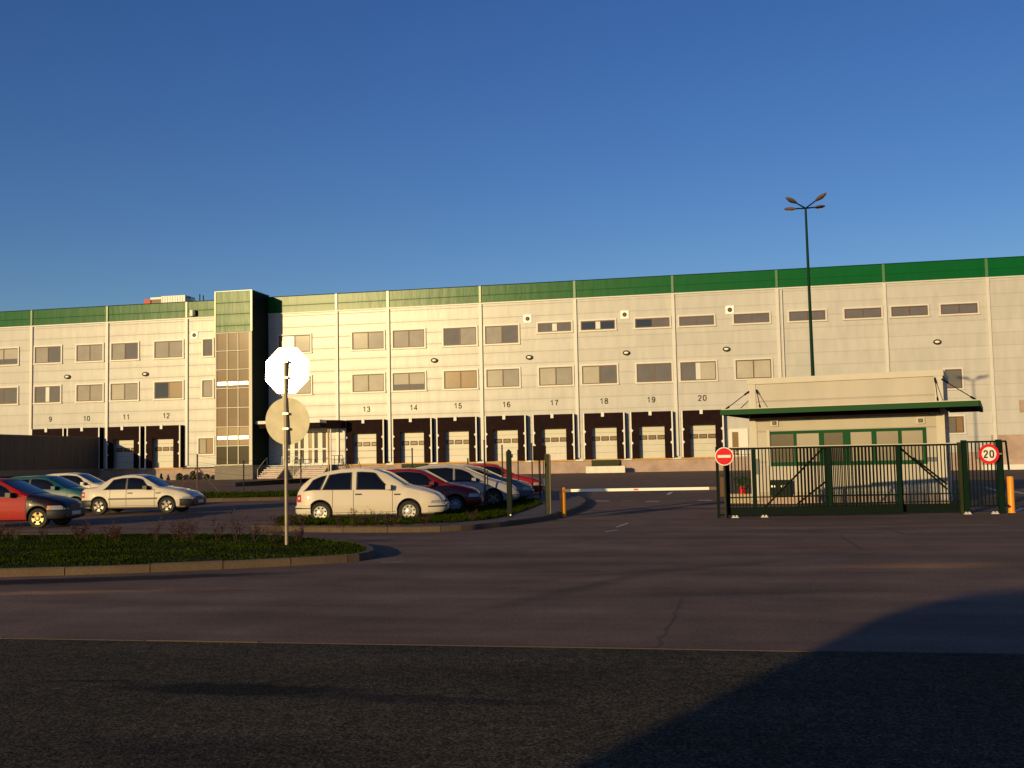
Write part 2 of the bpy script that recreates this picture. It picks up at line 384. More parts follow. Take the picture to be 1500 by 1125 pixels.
def in_poly(x,y,pts):
    c=False; j=len(pts)-1
    for i in range(len(pts)):
        xi,yi=pts[i]; xj,yj=pts[j]
        if (yi>y)!=(yj>y) and x<(xj-xi)*(y-yi)/(yj-yi)+xi: c=not c
        j=i
    return c
def grass_field(pts, n, z, hmin, hmax, name, m, wmul=1.0):
    xs=[p[0] for p in pts]; ys=[p[1] for p in pts]; V=[];F=[]; k=0
    while k<n:
        x=random.uniform(min(xs),max(xs)); y=random.uniform(min(ys),max(ys))
        if not in_poly(x,y,pts): continue
        k+=1
        pat=.6+.4*sin(x*1.9+sin(y*2.3)*1.5)*cos(y*1.7+x*.6)+random.uniform(-.15,.4)
        h=(hmin+(hmax-hmin)*random.random())*max(.35,pat); a=random.uniform(0,2*pi); wd=.006*wmul*random.uniform(.7,1.5); ln=random.uniform(0,.6)*h; b=random.uniform(0,2*pi)
        dx,dy=cos(a)*wd,sin(a)*wd; mx,my=cos(b)*ln,sin(b)*ln; i=len(V)
        V += [(x-dx,y-dy,z),(x+dx,y+dy,z),(x+dx*.6+mx*.35,y+dy*.6+my*.35,z+h*.6),(x-dx*.6+mx*.35,y-dy*.6+my*.35,z+h*.6),(x+mx,y+my,z+h)]
        F += [(i,i+1,i+2,i+3),(i+3,i+2,i+4)]
    me=bpy.data.meshes.new(name); me.from_pydata(V,[],F); me.materials.append(m)
    o=bpy.data.objects.new(name,me); COL.objects.link(o); return struct(o,'stuff')

# near island with the sign
A=[G(0,846),G(125,842.5),G(250,838),G(400,831),G(500,825),G(535,822),G(551,816),G(545,808),G(520,803),G(470,797),G(440,793),G(380,789),G(200,789),G(0,790)]
far=[(-34,28),(-34,4)]
# left continuation of front edge
v=Vector(A[0])-Vector(A[1]); v.normalize()
A=[(A[0][0]+v.x*22, A[0][1]+v.y*22)]+A+[( -30,A[-1][1]+.0)]
isl=resample_closed(smooth_poly(A,1),.45)
ko,inn=kerb_ring(isl,'kerb')
struct(MB().prism(inn,-.02,.115).build('verge', mat_=M['soil']))
M['grassA']=M['grass']
grass_field([p for p in inn], 130000, .11, .018, .055, 'grass', M['grass'], 1.3)

# second island / footpath beside the parking
B=[G(372,777),G(470,780.5),G(600,780.5),G(660,779),G(720,774.5),G(765,768.5),G(808,762),G(838,752),G(853,745),G(860,738),G(855,733),G(835,727),G(800,722),G(775,716)]
B2=[G(760,716),G(735,745,.13),G(690,758,.13),G(600,770,.13),G(380,770,.13)]
isl2=resample_closed(smooth_poly(B+B2,1),.4)
ko2,inn2=kerb_ring(isl2,'kerb')
struct(MB().prism(inn2,-.02,.118).build('pavement', mat_=M['paving']))
# grass between the footpath and the cars
Cg=[G(400,767.5,.13),G(470,768.3,.13),G(600,767.5,.13),G(680,764,.13),G(740,757,.13),G(776,745,.13),G(800,735,.13),G(768,730,.13),G(735,742),G(700,751),G(640,759),G(610,765),G(450,766),G(415,763)]
Cgs=smooth_poly(Cg,1)
struct(MB().prism(Cgs,-.02,.13).build('verge', mat_=M['soil']))
grass_field(Cgs, 32000, .125, .03, .12, 'grass', M['grass'], 1.3)

# far verge along the wire fence
E1=[G(148,737),G(300,735.5),G(410,733),G(560,728),G(620,722),G(620,716),G(440,724),G(300,726.5),G(150,728)]
isl3=resample_closed(E1,.8); ko3,inn3=kerb_ring(isl3,'kerb',h=.16,wd=.25)
struct(MB().prism(inn3,-.02,.15).build('verge', mat_=M['soil'])); grass_field(inn3, 12000, .14, .06, .2, 'grass', M['grass'], 2.5)
# pale kerb and raised ramp edge in the yard behind the fence
a=G(345,713); b=G(440,706.5); c=G(300,712); d=G(560,700)
struct(ribbon([c,a],.5,.02,'yard_kerb',M['kerb'])); 
struct(MB().prism([a,b,d,(d[0],d[1]+1.2),(b[0],b[1]+1.2),(a[0],a[1]+1.2)],0,.32).build('ramp', mat_=M['joint']))
# pale kerb along the right end of the warehouse
x0,y0=G(1437,688.5); struct(MB().box(x0,x0+60,y0-.5,y0+.5,0,.42).build('yard_kerb', mat_=M['white']))
x0,y0=G(1380,690); struct(MB().box(x0,x0+80,y0+2,y0+3,0,.9).build('yard_kerb', mat_=M['plinth']))

# ---------------------------------------------------------------- warehouse
ZR, ZG, ZL = 21.4, 19.48, 1.485
XL, XR = -190, 115
wh = thing('warehouse','long cream-clad distribution warehouse with a green parapet band and numbered loading docks','warehouse',(0,D,0))
def W(name, mb, parent=None, m=None, **k): return mb.build(name, parent or wh, m, **k)    # coordinates below: X world, Y relative to front, Z world
W('wall', MB().box(XL,XR,0,60,ZL,ZG), m=M['white_clad'])
W('parapet', MB().box(XL,XR,-.06,60,ZG,ZR), m=M['green_clad'])
W('parapet_cap', MB().box(XL,XR,-.12,.5,ZR,ZR+.07), m=M['green'])
W('flashing', MB().box(XL,XR,-.12,-.0,ZG-.14,ZG-.003), m=M['pilaster'])
W('plinth', MB().box(XL,PX(1060,680,D),-.45,59.9,0,ZL-.16), m=M['plinth'])
W('plinth', MB().box(PX(1060,680,D)+.01,XR,-.08,59.9,0,ZL-.002), m=M['plinth'])
W('plinth', MB().box(PX(1452,650,D),XR,-.16,-.083,0,3.15), m=M['plinth'])
gx=[]
colX=[-90.6*1.0,-80.29,-70.49,-60.52,-42.6,-36.68,-26.38,-16.21,-6.05,4.35,14.63,24.16]
colX=[c*1.0667 for c in colX]; 
step=10.9; colX += [colX[0]-step*i for i in range(1,8)]+[colX[-1+0]+0]
colX=sorted(set(round(c,2) for c in colX)); top=colX[-1]; colX += [top+step*i for i in range(1,7)]
for c in colX:
    W('pilaster', MB().use(M['pilaster']).box(c-.17,c+.17,-.20,-.003,ZL+.2,ZG-.15).use(M['pilaster_g']).box(c-.13,c+.13,-.20,-.063,ZG+.0,ZR-.003))
# rainwater pipe beside one pilaster
c=PX(1148,520,D); W('downpipe', MB().tube((c,-.16,8.0),(c,-.16,ZG-.2),.09,n=8), m=M['pilaster'])

def window(x0,x1,z0,z1,kinds,split=None,ribbon_=False,sill=True):
    """x in metres, kinds: pane material keys"""
    t=.17; mb=MB().use(M['pilaster'])
    mb.box(x0-t,x1+t,-.14,-.002,z1,z1+t).box(x0-t-.04,x1+t+.04,-.17,-.002,z0-t,z0).box(x0-t,x0,-.14,-.002,z0+.001,z1-.001).box(x1,x1+t,-.14,-.002,z0+.001,z1-.001)
    mb.use(M['brown']); f=.11
    mb.box(x0+.001,x1-.001,-.06,-.003,z1-f,z1-.002).box(x0+.001,x1-.001,-.06,-.003,z0+.002,z0+f)
    mb.box(x0+.002,x0+f,-.06,-.003,z0+f,z1-f).box(x1-f,x1-.002,-.06,-.003,z0+f,z1-f)
    n=len(kinds); wdt=(x1-x0)/n
    for i in range(1,n):
        xm=x0+wdt*i
        if split: mb.use(M['pilaster']).box(xm-.26,xm+.26,-.085,-.003,z0+f,z1-f)
        else: mb.box(xm-.06,xm+.06,-.07,-.003,z0+f,z1-f)
    o=W('window', mb)
    for i,k in enumerate(kinds):
        a=x0+wdt*i+(f if i==0 else (.26 if split else .06)); b=x0+wdt*(i+1)-(f if i==n-1 else (.26 if split else .06))
        if k=='half':       # blind drawn half way
            zm=z0+(z1-z0)*.35
            p=MB().use(M['g_blind2']).box(a,b,-.03,-.004,zm,z1-f).use(M['g_mid']).box(a,b,-.03,-.004,z0+f,zm-.001)
        else: p=MB().use(M[k]).box(a,b,-.03,-.004,z0+f,z1-f)
        p.build('pane', o)
def zrow(px,py): return P(px,py,D)[1]
# rows of heights surveyed once
ZU=(zrow(735,502)+.0, zrow(735,475)); ZU=(13.17*1.0,15.2)
def zz(px,py0,py1): return zrow(px,py1), zrow(px,py0)
import statistics as S
zu0=S.mean([zrow(537,510),zrow(735,502),zrow(246,525),zrow(70,533.6)]); zu1=S.mean([zrow(537,485),zrow(735,476),zrow(246,500),zrow(70,510)])
zl0=S.mean([zrow(540,575),zrow(737,566),zrow(877,560),zrow(1102,554),zrow(246,585),zrow(70,591)]); zl1=S.mean([zrow(540,548),zrow(737,540),zrow(877,534.5),zrow(1102,526.5),zrow(246,560),zrow(70,567.5)])
zr0=S.mean([zrow(825,485),zrow(1020,475.5),zrow(1182,470),zrow(1405,461)]); zr1=S.mean([zrow(825,471.5),zrow(1020,462),zrow(1182,456),zrow(1405,446.5)])
up=[(-15,27,['half','half'],0),(52,90,['g_blind','g_mid'],0),(113,151,['g_blind','g_blind'],0),(164,203,['g_blind','g_mid'],0),(227,268,['g_blind','g_blind'],0),(298,312,['g_mid'],0),
 (409,455,['g_tan','g_blind2'],0),(516.5,562.5,['g_blind2','g_blind'],0),(576,622,['g_blind','g_blind'],0),(650,698,['g_mid','g_blind'],0),(711,759.5,['g_blind','g_mid'],0)]
low=[(-15,26,['g_mid','g_mid'],0),(51.5,89,['g_mid','g_mid'],1),(113,151,['g_blind','g_blind'],0),(163,202.5,['g_blind2','g_blind'],0),(227,268,['g_dark','g_tan'],0),(297,312,['g_blind'],0),
 (409,456,['g_blind2','g_blind2'],0),(517,563,['g_blind2','g_blind2'],0),(576,623,['half','half'],0),(651,699,['g_tan','g_tan'],0),(713,761,['g_blind2','g_blind'],0),(790,839,['g_blind2','g_blind'],0),
 (853,904,['g_blind2','g_mid'],0),(933,984,['g_mid','g_mid'],0),(997,1049,['g_mid','g_blind2'],1),(1078,1130,['g_blind2','g_blind2'],0)]
rib=[(788,837,['g_mid','g_mid'],1),(851,901,['g_dark','g_dark'],1),(930.5,981,['g_dark','g_mid'],0),(995,1046,['g_mid','g_mid'],0),(1075,1127,['g_mid','g_mid'],0),(1156,1209,['g_mid','g_mid'],0),(1237,1291,['g_mid','g_mid'],0),(1305.6,1359,['g_mid','g_mid'],0),(1378,1432,['g_mid','g_mid'],0)]
def yat(px, row): # photograph row height at px, for finding X only
    return row+ (750-px)*.035
for a,b,k,s in up: window(PX(a,yat(a,490),D),PX(b,yat(b,490),D),zu0,zu1,k,s)
for a,b,k,s in low: window(PX(a,yat(a,555),D),PX(b,yat(b,555),D),zl0,zl1,k,s)
for a,b,k,s in rib: window(PX(a,yat(a,480),D),PX(b,yat(b,480),D),zr0,zr1,k,s)
window(PX(291.5,655,D),PX(313,655,D),zrow(300,665),zrow(300,642),['g_blind','g_tan'])
window(PX(1384,555,D),PX(1409,555,D),zrow(1396,569),zrow(1396,541),['g_mid'])
window(PX(1389,625,D),PX(1412,625,D),zrow(1400,634),zrow(1400,610),['g_mid','g_tan'])
x0=PX(1493,595,D); W('louvre', MB().box(x0,x0+2.2,-.06,-.003,zrow(1495,604),zrow(1495,586)), m=M['plinth'])
# farther windows just outside the frame keep the rhythm
for i in range(1,5):
    a=PX(-15,515,D)-5.2*i; window(a,a+3.3,zu0,zu1,['g_blind','g_mid']); window(a,a+3.3,zl0,zl1,['g_mid','g_blind'])

STROKES={'0':[[(.5,1),(.22,.93),(.1,.7),(.1,.3),(.22,.07),(.5,0),(.78,.07),(.9,.3),(.9,.7),(.78,.93),(.5,1)]],
'1':[[(.2,.78),(.45,.86),(.62,1.0),(.62,0)]],
'2':[[(.1,.74),(.18,.92),(.48,1),(.8,.93),(.88,.74),(.78,.54),(.4,.3),(.12,.0),(.92,.0)]],
'3':[[(.1,.82),(.25,.97),(.5,1),(.78,.93),(.86,.76),(.74,.57),(.45,.52)],[(.45,.52),(.78,.47),(.9,.27),(.78,.07),(.5,0),(.22,.05),(.08,.2)]],
'4':[[(.7,0),(.7,1),(.06,.27),(.95,.27)]],
'5':[[(.85,1),(.25,1),(.17,.5),(.45,.62),(.75,.56),(.9,.33),(.78,.08),(.48,0),(.2,.05),(.08,.2)]],
'6':[[(.84,.82),(.7,.96),(.5,1),(.24,.92),(.12,.62),(.1,.3),(.24,.06),(.5,0),(.78,.08),(.9,.3),(.78,.54),(.5,.61),(.22,.52),(.12,.36)]],
'7':[[(.08,1),(.92,1),(.6,.55),(.42,0)]],
'8':[[(.5,.53),(.22,.61),(.14,.78),(.25,.95),(.5,1),(.75,.95),(.86,.78),(.78,.61),(.5,.53),(.2,.45),(.08,.26),(.2,.06),(.5,0),(.8,.06),(.92,.26),(.8,.45),(.5,.53)]],
'9':[[(.14,.18),(.3,.03),(.5,0),(.76,.08),(.88,.38),(.9,.7),(.76,.94),(.5,1),(.22,.92),(.1,.7),(.22,.46),(.5,.39),(.78,.48),(.88,.64)]]}
def digits(txt, h, thick=.165, wd=.58, dep=.012):
    # broad-stroked numerals standing in the XZ plane, facing -Y, centred
    mb=MB(); adv=wd*h+thick*h*1.25; x0=-(adv*len(txt)-thick*h*.6)/2+thick*h*.1; t=thick*h; k=0
    for ch in txt:
        for line in STROKES[ch]:
            pts=[Vector((x0+p[0]*wd*h,0,-h/2+t/2+p[1]*(h-t))) for p in line]
            L_=[];R_=[]
            for i,p in enumerate(pts):
                a=(p-pts[i-1]).normalized() if i else None; b=(pts[i+1]-p).normalized() if i<len(pts)-1 else None
                if a is None: a=b
                if b is None: b=a
                n1=Vector((-a.z,0,a.x)); n2=Vector((-b.z,0,b.x)); m_=(n1+n2); m_=m_.normalized()*(1/max(.55,m_.normalized().dot(n1))) if m_.length>.01 else n1
                L_.append(p+m_*t/2); R_.append(p-m_*t/2)
            y=-dep-k*.0015; k+=1
            for i in range(len(pts)-1): mb.quad(*[(q.x,y,q.z) for q in (R_[i],R_[i+1],L_[i+1],L_[i])])
            for S_ in (L_,R_):
                for i in range(len(pts)-1): mb.quad((S_[i].x,y,S_[i].z),(S_[i+1].x,y,S_[i+1].z),(S_[i+1].x,0,S_[i+1].z),(S_[i].x,0,S_[i].z))
        x0+=adv
    return mb
def number(txt, px, py, h=.66):
    x,z=P(px,py,D-.02); o=digits(txt,h).build('dock_number', wh, M['ink']); o.location=(x,-.012,z); return o
nums=dict(zip(['9','10','11','12','13','14','15','16','17','18','19','20'],[(74,614),(127,613),(185,611),(243.6,609),(537,599.5),(606,597),(671,594.5),(742,592.5),(812,590),(885,587.5),(954,585.5),(1029,583)]))
for k,(a,b) in nums.items(): number(k,a,b)

ZT = S.mean([zrow(533,615.5),zrow(740,607.5),zrow(884,604.5),zrow(70,630),zrow(238,624.5)])    # shelter top
PRO=.85
def shelter(px0,px1,py,door='plain'):
    Y=D-PRO; x0=PX(px0,py,Y); x1=PX(px1,py,Y); wd=x1-x0; fl=wd*.205; zt=ZT; zd=ZL+ (zt-ZL)*.70
    mb=MB()
    mb.box(x0,x0+fl,-PRO,-PRO+.1,ZL+.0,zt-.001).box(x1-fl,x1,-PRO,-PRO+.1,ZL,zt-.001).box(x0+fl+.001,x1-fl-.001,-PRO,-PRO+.1,zd,zt-.001)     # flaps
    mb.box(x0+.03,x0+.12,-PRO+.101,-.004,ZL,zt).box(x1-.12,x1-.03,-PRO+.101,-.004,ZL,zt).box(x0+.121,x1-.121,-PRO+.101,-.004,zt-.1,zt)
    s=W('dock_shelter', mb, m=M['rubber'])
    for xx in (x0+.10,x1-.10):
        g=MB().box(xx-.075,xx+.075,-PRO-.05,-PRO-.002,ZL+.02,zt+.02)
        for q in (.33,.60):
            zc=ZL+(zt-ZL)*q; sgn=-1 if xx>(x0+x1)/2 else 1
            b=len(g.v); g.v+= [(xx,-PRO-.056,zc-.28),(xx,-PRO-.056,zc+.28),(xx+sgn*.26,-PRO-.056,zc),(xx,-PRO-.02,zc-.28),(xx,-PRO-.02,zc+.28),(xx+sgn*.26,-PRO-.02,zc)]
            for f in ((0,1,2),(5,4,3),(0,3,4,1),(1,4,5,2),(2,5,3,0)): g.face([b+i for i in f])
        g.build('guide_strip', s, M['white'])
    xm=(x0+x1)/2-.1; MB().box(xm-.16,xm+.16,-PRO-.2,-PRO-.003,zt-.42,zt+.06).build('dock_lamp', s, M['white'])
    # sectional door with three small lights
    a,b=x0+fl-.15,x1-fl+.15; mb=MB().use(M['door']); zb=ZL+.005; hh=(zd+.1-zb)
    for i in range(5):
        m_=M['door']
        if door=='grey' and i<2: m_=M['door_grey']
        mb.use(m_).box(a,b,-.05,-.004,zb+hh*i/5+.01,zb+hh*(i+1)/5-.01)
    mb.use(M['joint']).box(a,b,-.03,-.0035,zb,zb+hh)
    d_=W('dock_door', mb)
    for i in range(3):
        c=a+(b-a)*(.18+.32*i); zc=zb+hh*.62
        MB().use(M['ink']).box(c-.42,c+.42,-.075,-.051,zc-.24,zc+.24).use(M['g_tan']).box(c-.33,c+.33,-.082,-.0755,zc-.15,zc+.15).build('door_window', d_)
    W('dock_edge', MB().box(x0-.15,x1+.15,-.62,-.02,ZL-.158,ZL-.003), m=M['bumper'])
sh=[(45,93.5,660),(97.5,146,660),(155.5,206,655),(212,264.5,655),(505,563,648),(574,633,645),(639,699,642),(710,771,640),(780,842,640),(854,916,637),(923,986.5,635),(998,1061,632)]
for i,(a,b,y) in enumerate(sh): shelter(a,b,y,'grey' if i in (8,) else 'plain')
for i in range(1,5):
    Y=D; 
# pale blocks of the ledge between docks
for px in (572,636,704,776,849,920,992,148,210): 
    c=PX(px,675,D-.5); W('ledge_block', MB().box(c-.45,c+.45,-.66,-.03,ZL-.16,ZL-.001), m=M['pilaster'])
# dock levellers hanging under docks 14 and 18
for a,b in ((589,625),(867,908)):
    x0,x1=PX(a,675,D-.6),PX(b,675,D-.6); W('dock_leveller', MB().box(x0,x1,-.85,-.66,ZL-.95,ZL-.1).box(x0+.1,x1-.1,-1.0,-.851,ZL-.9,ZL-.5), m=M['olive'])
# square vents with a round pipe, oval bulkhead lamps
for px,py in ((285,491),(773,467),(915,461),(1069,454)):
    x,z=P(px,py,D); o=W('vent', MB().box(x-.45,x+.45,-.1,-.003,z-.45,z+.45), m=M['vent'])
    MB().use(M['ink']).disc((x,-.101,z),(0,-1,0),.24,.05,20).use(M['lampgrey']).disc((x,-.152,z),(0,-1,0),.10,.01,16).build('vent_pipe', o)
x,z=P(285.5,459,D); o=W('parapet_box', MB().box(x-.42,x-.05,-.5,-.065,z-.35,z+.35), m=M['white']); MB().box(x-.045,x+.3,-.5,-.065,z-.33,z+.33).build('box_side', o, M['ink'])
for px,py in ((99.5,552),(213.5,548),(636.5,528),(775.5,523.5),(917.5,517),(1064,511.5),(1372.5,501)):
    x,z=P(px,py,D); mb=MB(); rim=[]
    mb.use(M['ink'])
    n=20; b=len(mb.v)
    for k,(rx,rz,yy) in enumerate(((.40,.27,-.003),(.40,.27,-.2),(.24,.13,-.24))):
        for i in range(n): an=2*pi*i/n; mb.v.append((x+rx*cos(an),yy,z+rz*sin(an)))
    for k in (0,1):
        for i in range(n): j=(i+1)%n; mb.face((b+k*n+i,b+k*n+j,b+(k+1)*n+j,b+(k+1)*n+i))
    o=recalc(W('bulkhead_lamp', mb)); mb=MB(); b=0
    for (rx,rz,yy) in ((.23,.12,-.245),(.12,.06,-.28)):
        for i in range(n): an=2*pi*i/n; mb.v.append((x+rx*cos(an),yy,z+rz*sin(an)))
    for i in range(n): j=(i+1)%n; mb.face((i,j,n+j,n+i))
    mb.face(range(n,2*n)); recalc(mb.build('lamp_glass', o, M['signwhite']))

# stair tower ---------------------------------------------------------------
TL, TR, TP = -58.63, -54.06, 4.36
ZT2, ZTG, ZTB = 21.63, 16.93, 1.62
tw=W('stair_tower', MB().use(M['green_clad']).box(TL,TR,-TP,.3,ZTG,ZT2).use(M['white_clad']).box(TL,TR-.003,-TP+.25,-.003,ZTB,ZTG-.001), None)
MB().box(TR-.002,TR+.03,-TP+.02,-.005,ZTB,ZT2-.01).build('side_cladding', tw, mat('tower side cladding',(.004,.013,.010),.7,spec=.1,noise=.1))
MB().box(TL-.05,TR+.05,-TP-.07,.3,ZT2+.001,ZT2+.08).box(TL-.06,TL+.09,-TP-.07,-TP-.002,ZTG,ZT2).box(TR-.16,TR+.06,-TP-.07,-TP-.002,ZTG,ZT2).build('corner_trim', tw, M['pilaster_g'])
MB().box(TL-.05,TR+.05,-TP-.05,-.47,0,ZTB-.02).build('tower_base', tw, M['plinth_grey'])
mb=MB(); 
mb.box(TL,TL+.16,-TP-.04,-TP+.2,ZTB,ZTG-.03).box(TR-.38,TR,-TP-.04,-TP+.2,ZTB,ZTG-.03)
gl0,gl1=TL+.16,TR-.38; cw=(gl1-gl0)/3
zsr=[P(342,y,D-TP)[1] for y in (682,653,625,597,568.5,541,513.5,487)]; zsr[0]=ZTB; zsr[-1]=ZTG-.03
for i,z in enumerate(zsr): 
    h=.05 if 0<i<7 else .10
    mb.box(gl0+.001,gl1-.001,-TP-.02,-TP+.15,z-h if i else z,z+h if i<7 else z-.001)
for i in (1,2): 
    for j in range(7): mb.box(gl0+cw*i-.05,gl0+cw*i+.05,-TP-.02,-TP+.15,zsr[j]+.051,zsr[j+1]-.051)
mb.build('glazing_frame', tw, M['frame'])
for j in range(7):
    for i in range(3):
        k=M['g_stair'] if j>=2 else (M['g_stair_d'] if j==0 else M['g_tan'])
        MB().box(gl0+cw*i+.05,gl0+cw*(i+1)-.05,-TP+.06,-TP+.1,zsr[j]+.09,zsr[j+1]-.09).build('glass_pane', tw, k)
for y in (561.5,641):
    z=P(342,y,D-TP)[1]
    for i in range(3): MB().box(gl0+cw*i+.12,gl0+cw*(i+1)-.10,-TP-.01,-TP+.055,z-.17,z+.17).build('glare_bar', tw, M['alu'])  # added bars standing in for the white glare in the stair glazing
# entrance to the right of the tower -----------------------------------------
zc=P(410,620,D-1.5)[1]
ex1=PX(478,620,D-1.6)
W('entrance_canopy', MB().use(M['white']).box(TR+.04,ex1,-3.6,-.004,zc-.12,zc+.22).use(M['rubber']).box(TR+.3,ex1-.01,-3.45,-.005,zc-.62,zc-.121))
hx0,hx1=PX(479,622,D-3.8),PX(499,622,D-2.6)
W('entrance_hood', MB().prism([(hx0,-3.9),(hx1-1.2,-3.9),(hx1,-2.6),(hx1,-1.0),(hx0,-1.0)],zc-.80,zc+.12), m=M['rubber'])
for px in (481,484.5):
    a=PX(px,650,D-3.2); W('porch_post', MB().tube((a,-3.2,0),(a,-3.2,zc-.85),.09,n=8), m=M['bumper'] if px<483 else M['white'])
dx0,dx1=PX(419,650,D),PX(480,650,D); zd1=zrow(450,634); mb=MB().use(M['white']); n=6; dw=(dx1-dx0)/n
for i in range(n+1): mb.box(dx0+dw*i-(.28 if i%2 else .14),dx0+dw*i+(.28 if i%2 else .14),-.16,-.004,ZL,zd1)
mb.box(dx0,dx1,-.15,-.0045,zd1,zd1+.5).box(dx0,dx1,-.155,-.0045,ZL+1.75,ZL+1.92).box(dx0,dx1,-.155,-.0045,ZL,ZL+.22)
eo=W('entrance_door', mb)
for i in range(n):
    MB().use(M['g_stair_d' if i!=3 else 'g_tan']).box(dx0+dw*i+.1,dx0+dw*(i+1)-.1,-.08,-.0046,ZL+.221,ZL+1.749).box(dx0+dw*i+.1,dx0+dw*(i+1)-.1,-.08,-.0046,ZL+1.921,zd1-.001).build('door_pane', eo)
# landing, two flights, handrails
def stairs(px0,px1,n=6,yt=2.0,tread=.42):
    x0=PX(px0,690,D-yt-1.2); x1=PX(px1,690,D-yt-1.2); mb=MB()
    for i in range(n):
        z=ZL*(i+1)/(n+1); y=-yt-tread*(n-i)
        mb.use(M['plinth']).box(x0+.02,x1-.02,y+.03,-yt-.001*i-.002,ZL*i/(n+1)+.001,z-.05)
        mb.use(M['pilaster']).box(x0,x1,y-.03,y+tread-.02,z-.049,z)
    return W('steps', mb), x0, x1
W('landing', MB().use(M['pilaster']).box(PX(395,680,D-2),PX(482,680,D-2),-2.0,-.46,ZL-.07,ZL+.0).use(M['plinth_grey']).box(PX(396,680,D-2),PX(481,680,D-2),-1.9,-.47,0,ZL-.071))
for a,b in ((384,413),(436,476)):
    s_,x0,x1=stairs(a,b); mb=MB(); yb=-2.0-.42*6
    for xx in (x0+.05,x1-.05):
        mb.tube((xx,yb,.15),(xx,yb,1.1),.03,n=6).tube((xx,-2.0,ZL),(xx,-2.0,ZL+.95),.03,n=6).tube((xx,yb,1.1),(xx,-2.0,ZL+.95),.03,n=6)
    mb.build('handrail', s_, M['frame'])
for a,b in ((413,437),(484,502)):
    xa,xb=PX(a,670,D-2),PX(b,670,D-2); mb=MB()
    for zz_ in (ZL+.5,ZL+1.0): mb.tube((xa,-2.0,zz_),(xb,-2.0,zz_),.035,n=6)
    for t in (0,.33,.66,1): mb.tube((xa+(xb-xa)*t,-2.0,ZL-.05),(xa+(xb-xa)*t,-2.0,ZL+1.0),.035,n=6)
    W('railing', mb, m=M['frame'] if a<480 else M['brown'])
# staff door by dock 20
xa,xb=PX(1068,650,D),PX(1096,650,D); za=zrow(1080,628)
mb=MB().use(M['white']).box(xa,xa+.35,-.12,-.004,ZL,za).box(xb-1.0,xb,-.12,-.004,ZL,za).box(xa+.351,xb-1.001,-.12,-.004,za-.35,za).box(xa+.351,xb-1.001,-.12,-.004,ZL,ZL+.15)
o=W('staff_door', mb); MB().box(xa+.35,xb-1.0,-.07,-.0045,ZL+.15,za-.35).build('door_pane', o, M['g_tan'])
mb=MB()
for zz_ in (ZL+.45,ZL+.95): mb.tube((xa,-1.6,zz_),(xb+.5,-1.6,zz_),.035,n=6)
for t in (0,.25,.5,.75,1): mb.tube((xa+(xb+.5-xa)*t,-1.6,ZL-.05),(xa+(xb+.5-xa)*t,-1.6,ZL+.95),.035,n=6)
W('railing', mb, m=M['frame']); W('landing', MB().box(xa-.2,xb+.7,-1.75,-.46,0,ZL-.003), m=M['plinth'])
# rooftop plant
u=thing('rooftop_unit','cream ribbed ventilation unit with a red end standing on the roof behind the parapet','ventilation unit',(0,D+6,ZR+.075),0)
x0,x1=PX(211,440,D+6),PX(271,440,D+6)
xm=x0+(x1-x0)*.42; zt_=P(240,434,D+6)[1]-ZR-.06
mb=MB().box(xm,x1,0,2.6,.0,zt_)
k=xm+.1
while k<x1-.1: mb.box(k,k+.1,-.05,-.002,.05,zt_-.05); k+=.35
mb.build('casing', u, M['pilaster']); MB().box(x0+.9,xm-.003,.15,2.4,0,zt_*.8).build('louvre_box', u, M['brown'])
MB().box(x0,x0+.898,.0,2.5,0,zt_*.85).build('end_box', u, mat('red box',(.45,.06,.05),.6)); MB().box(x0+.9,xm-.01,.0,2.5,zt_*.801,zt_*.95).build('cover', u, M['pilaster'])
a=PX(287,436,D+6); mb=MB().tube((a,1,0),(a,1,zt_*1.1),.07,n=6).tube((a+.5,1,0),(a+.5,1,zt_*1.0),.07,n=6)
mb.bar((x1,.9,zt_*.95),(a+.5,1,zt_*.3),.12,.12); mb.build('duct', u, M['ink'])
# concrete block in front of dock 18
b0,b1=PX(859,688,D-2.2),PX(916,688,D-2.2)
tag(MB().box(b0,b1,D-2.6,D-1.8,0.0,.72).box(b0+.3,b0+.7,D-2.62,D-2.601,.05,.25).build('concrete_block', mat_=mat('white block',(.70,.66,.58),.8,noise=.12,nscale=2)),'long white concrete block on the yard below loading dock 18','concrete block')

# ---------------------------------------------------------------- trailers at docks 9 and 10
def trailer(xr, y_front, label, hh=5.25):
    t=thing('semi_trailer',label,'trailer',(xr,D-PRO-.05,0),0); ln=y_front
    MB().box(-1.3,1.3,-ln,0,1.55,hh).build('curtain_body', t, M['curtain'])
    MB().box(-1.31,1.31,-ln-.02,.01,.92,1.549).box(-1.33,1.33,-ln-.03,.02,hh+.001,hh+.1).build('rave', t, M['trailer_side'])
    mb=MB()
    i=1.2
    while i<ln: mb.box(1.301,1.33,-i-.03,-i+.03,1.5,hh-.05); i+=1.35
    mb.build('strap', t, M['trailer_side'])
    MB().box(-1.0,1.0,-ln+2,-.4,.95,1.249).build('chassis', t, M['under'])
    for k in (1.8,3.1,4.4):
        for sx in (-1,1):
            w_=MB().tube((sx*.85,-k,.5),(sx*1.2,-k,.5),.5,n=24).build('wheel', t, M['tyre']); MB().tube((sx*1.201,-k,.5),(sx*1.22,-k,.5),.27,n=16).build('rim', w_, M['hub_dark'])
    MB().box(.8,1.22,-ln+.2,-5.6,.22,.918).build('side_guard', t, M['under'])
    for sx in (-.7,.7): MB().box(sx-.08,sx+.08,-ln+2.7,-ln+2.9,0.02,.95).build('landing_leg', t, M['under'])
    return t
xt=PX(144,660,D-1)-1.31
trailer(xt, 17.9,'long dark grey curtain-sided trailer backed onto dock 10, its side in shade')

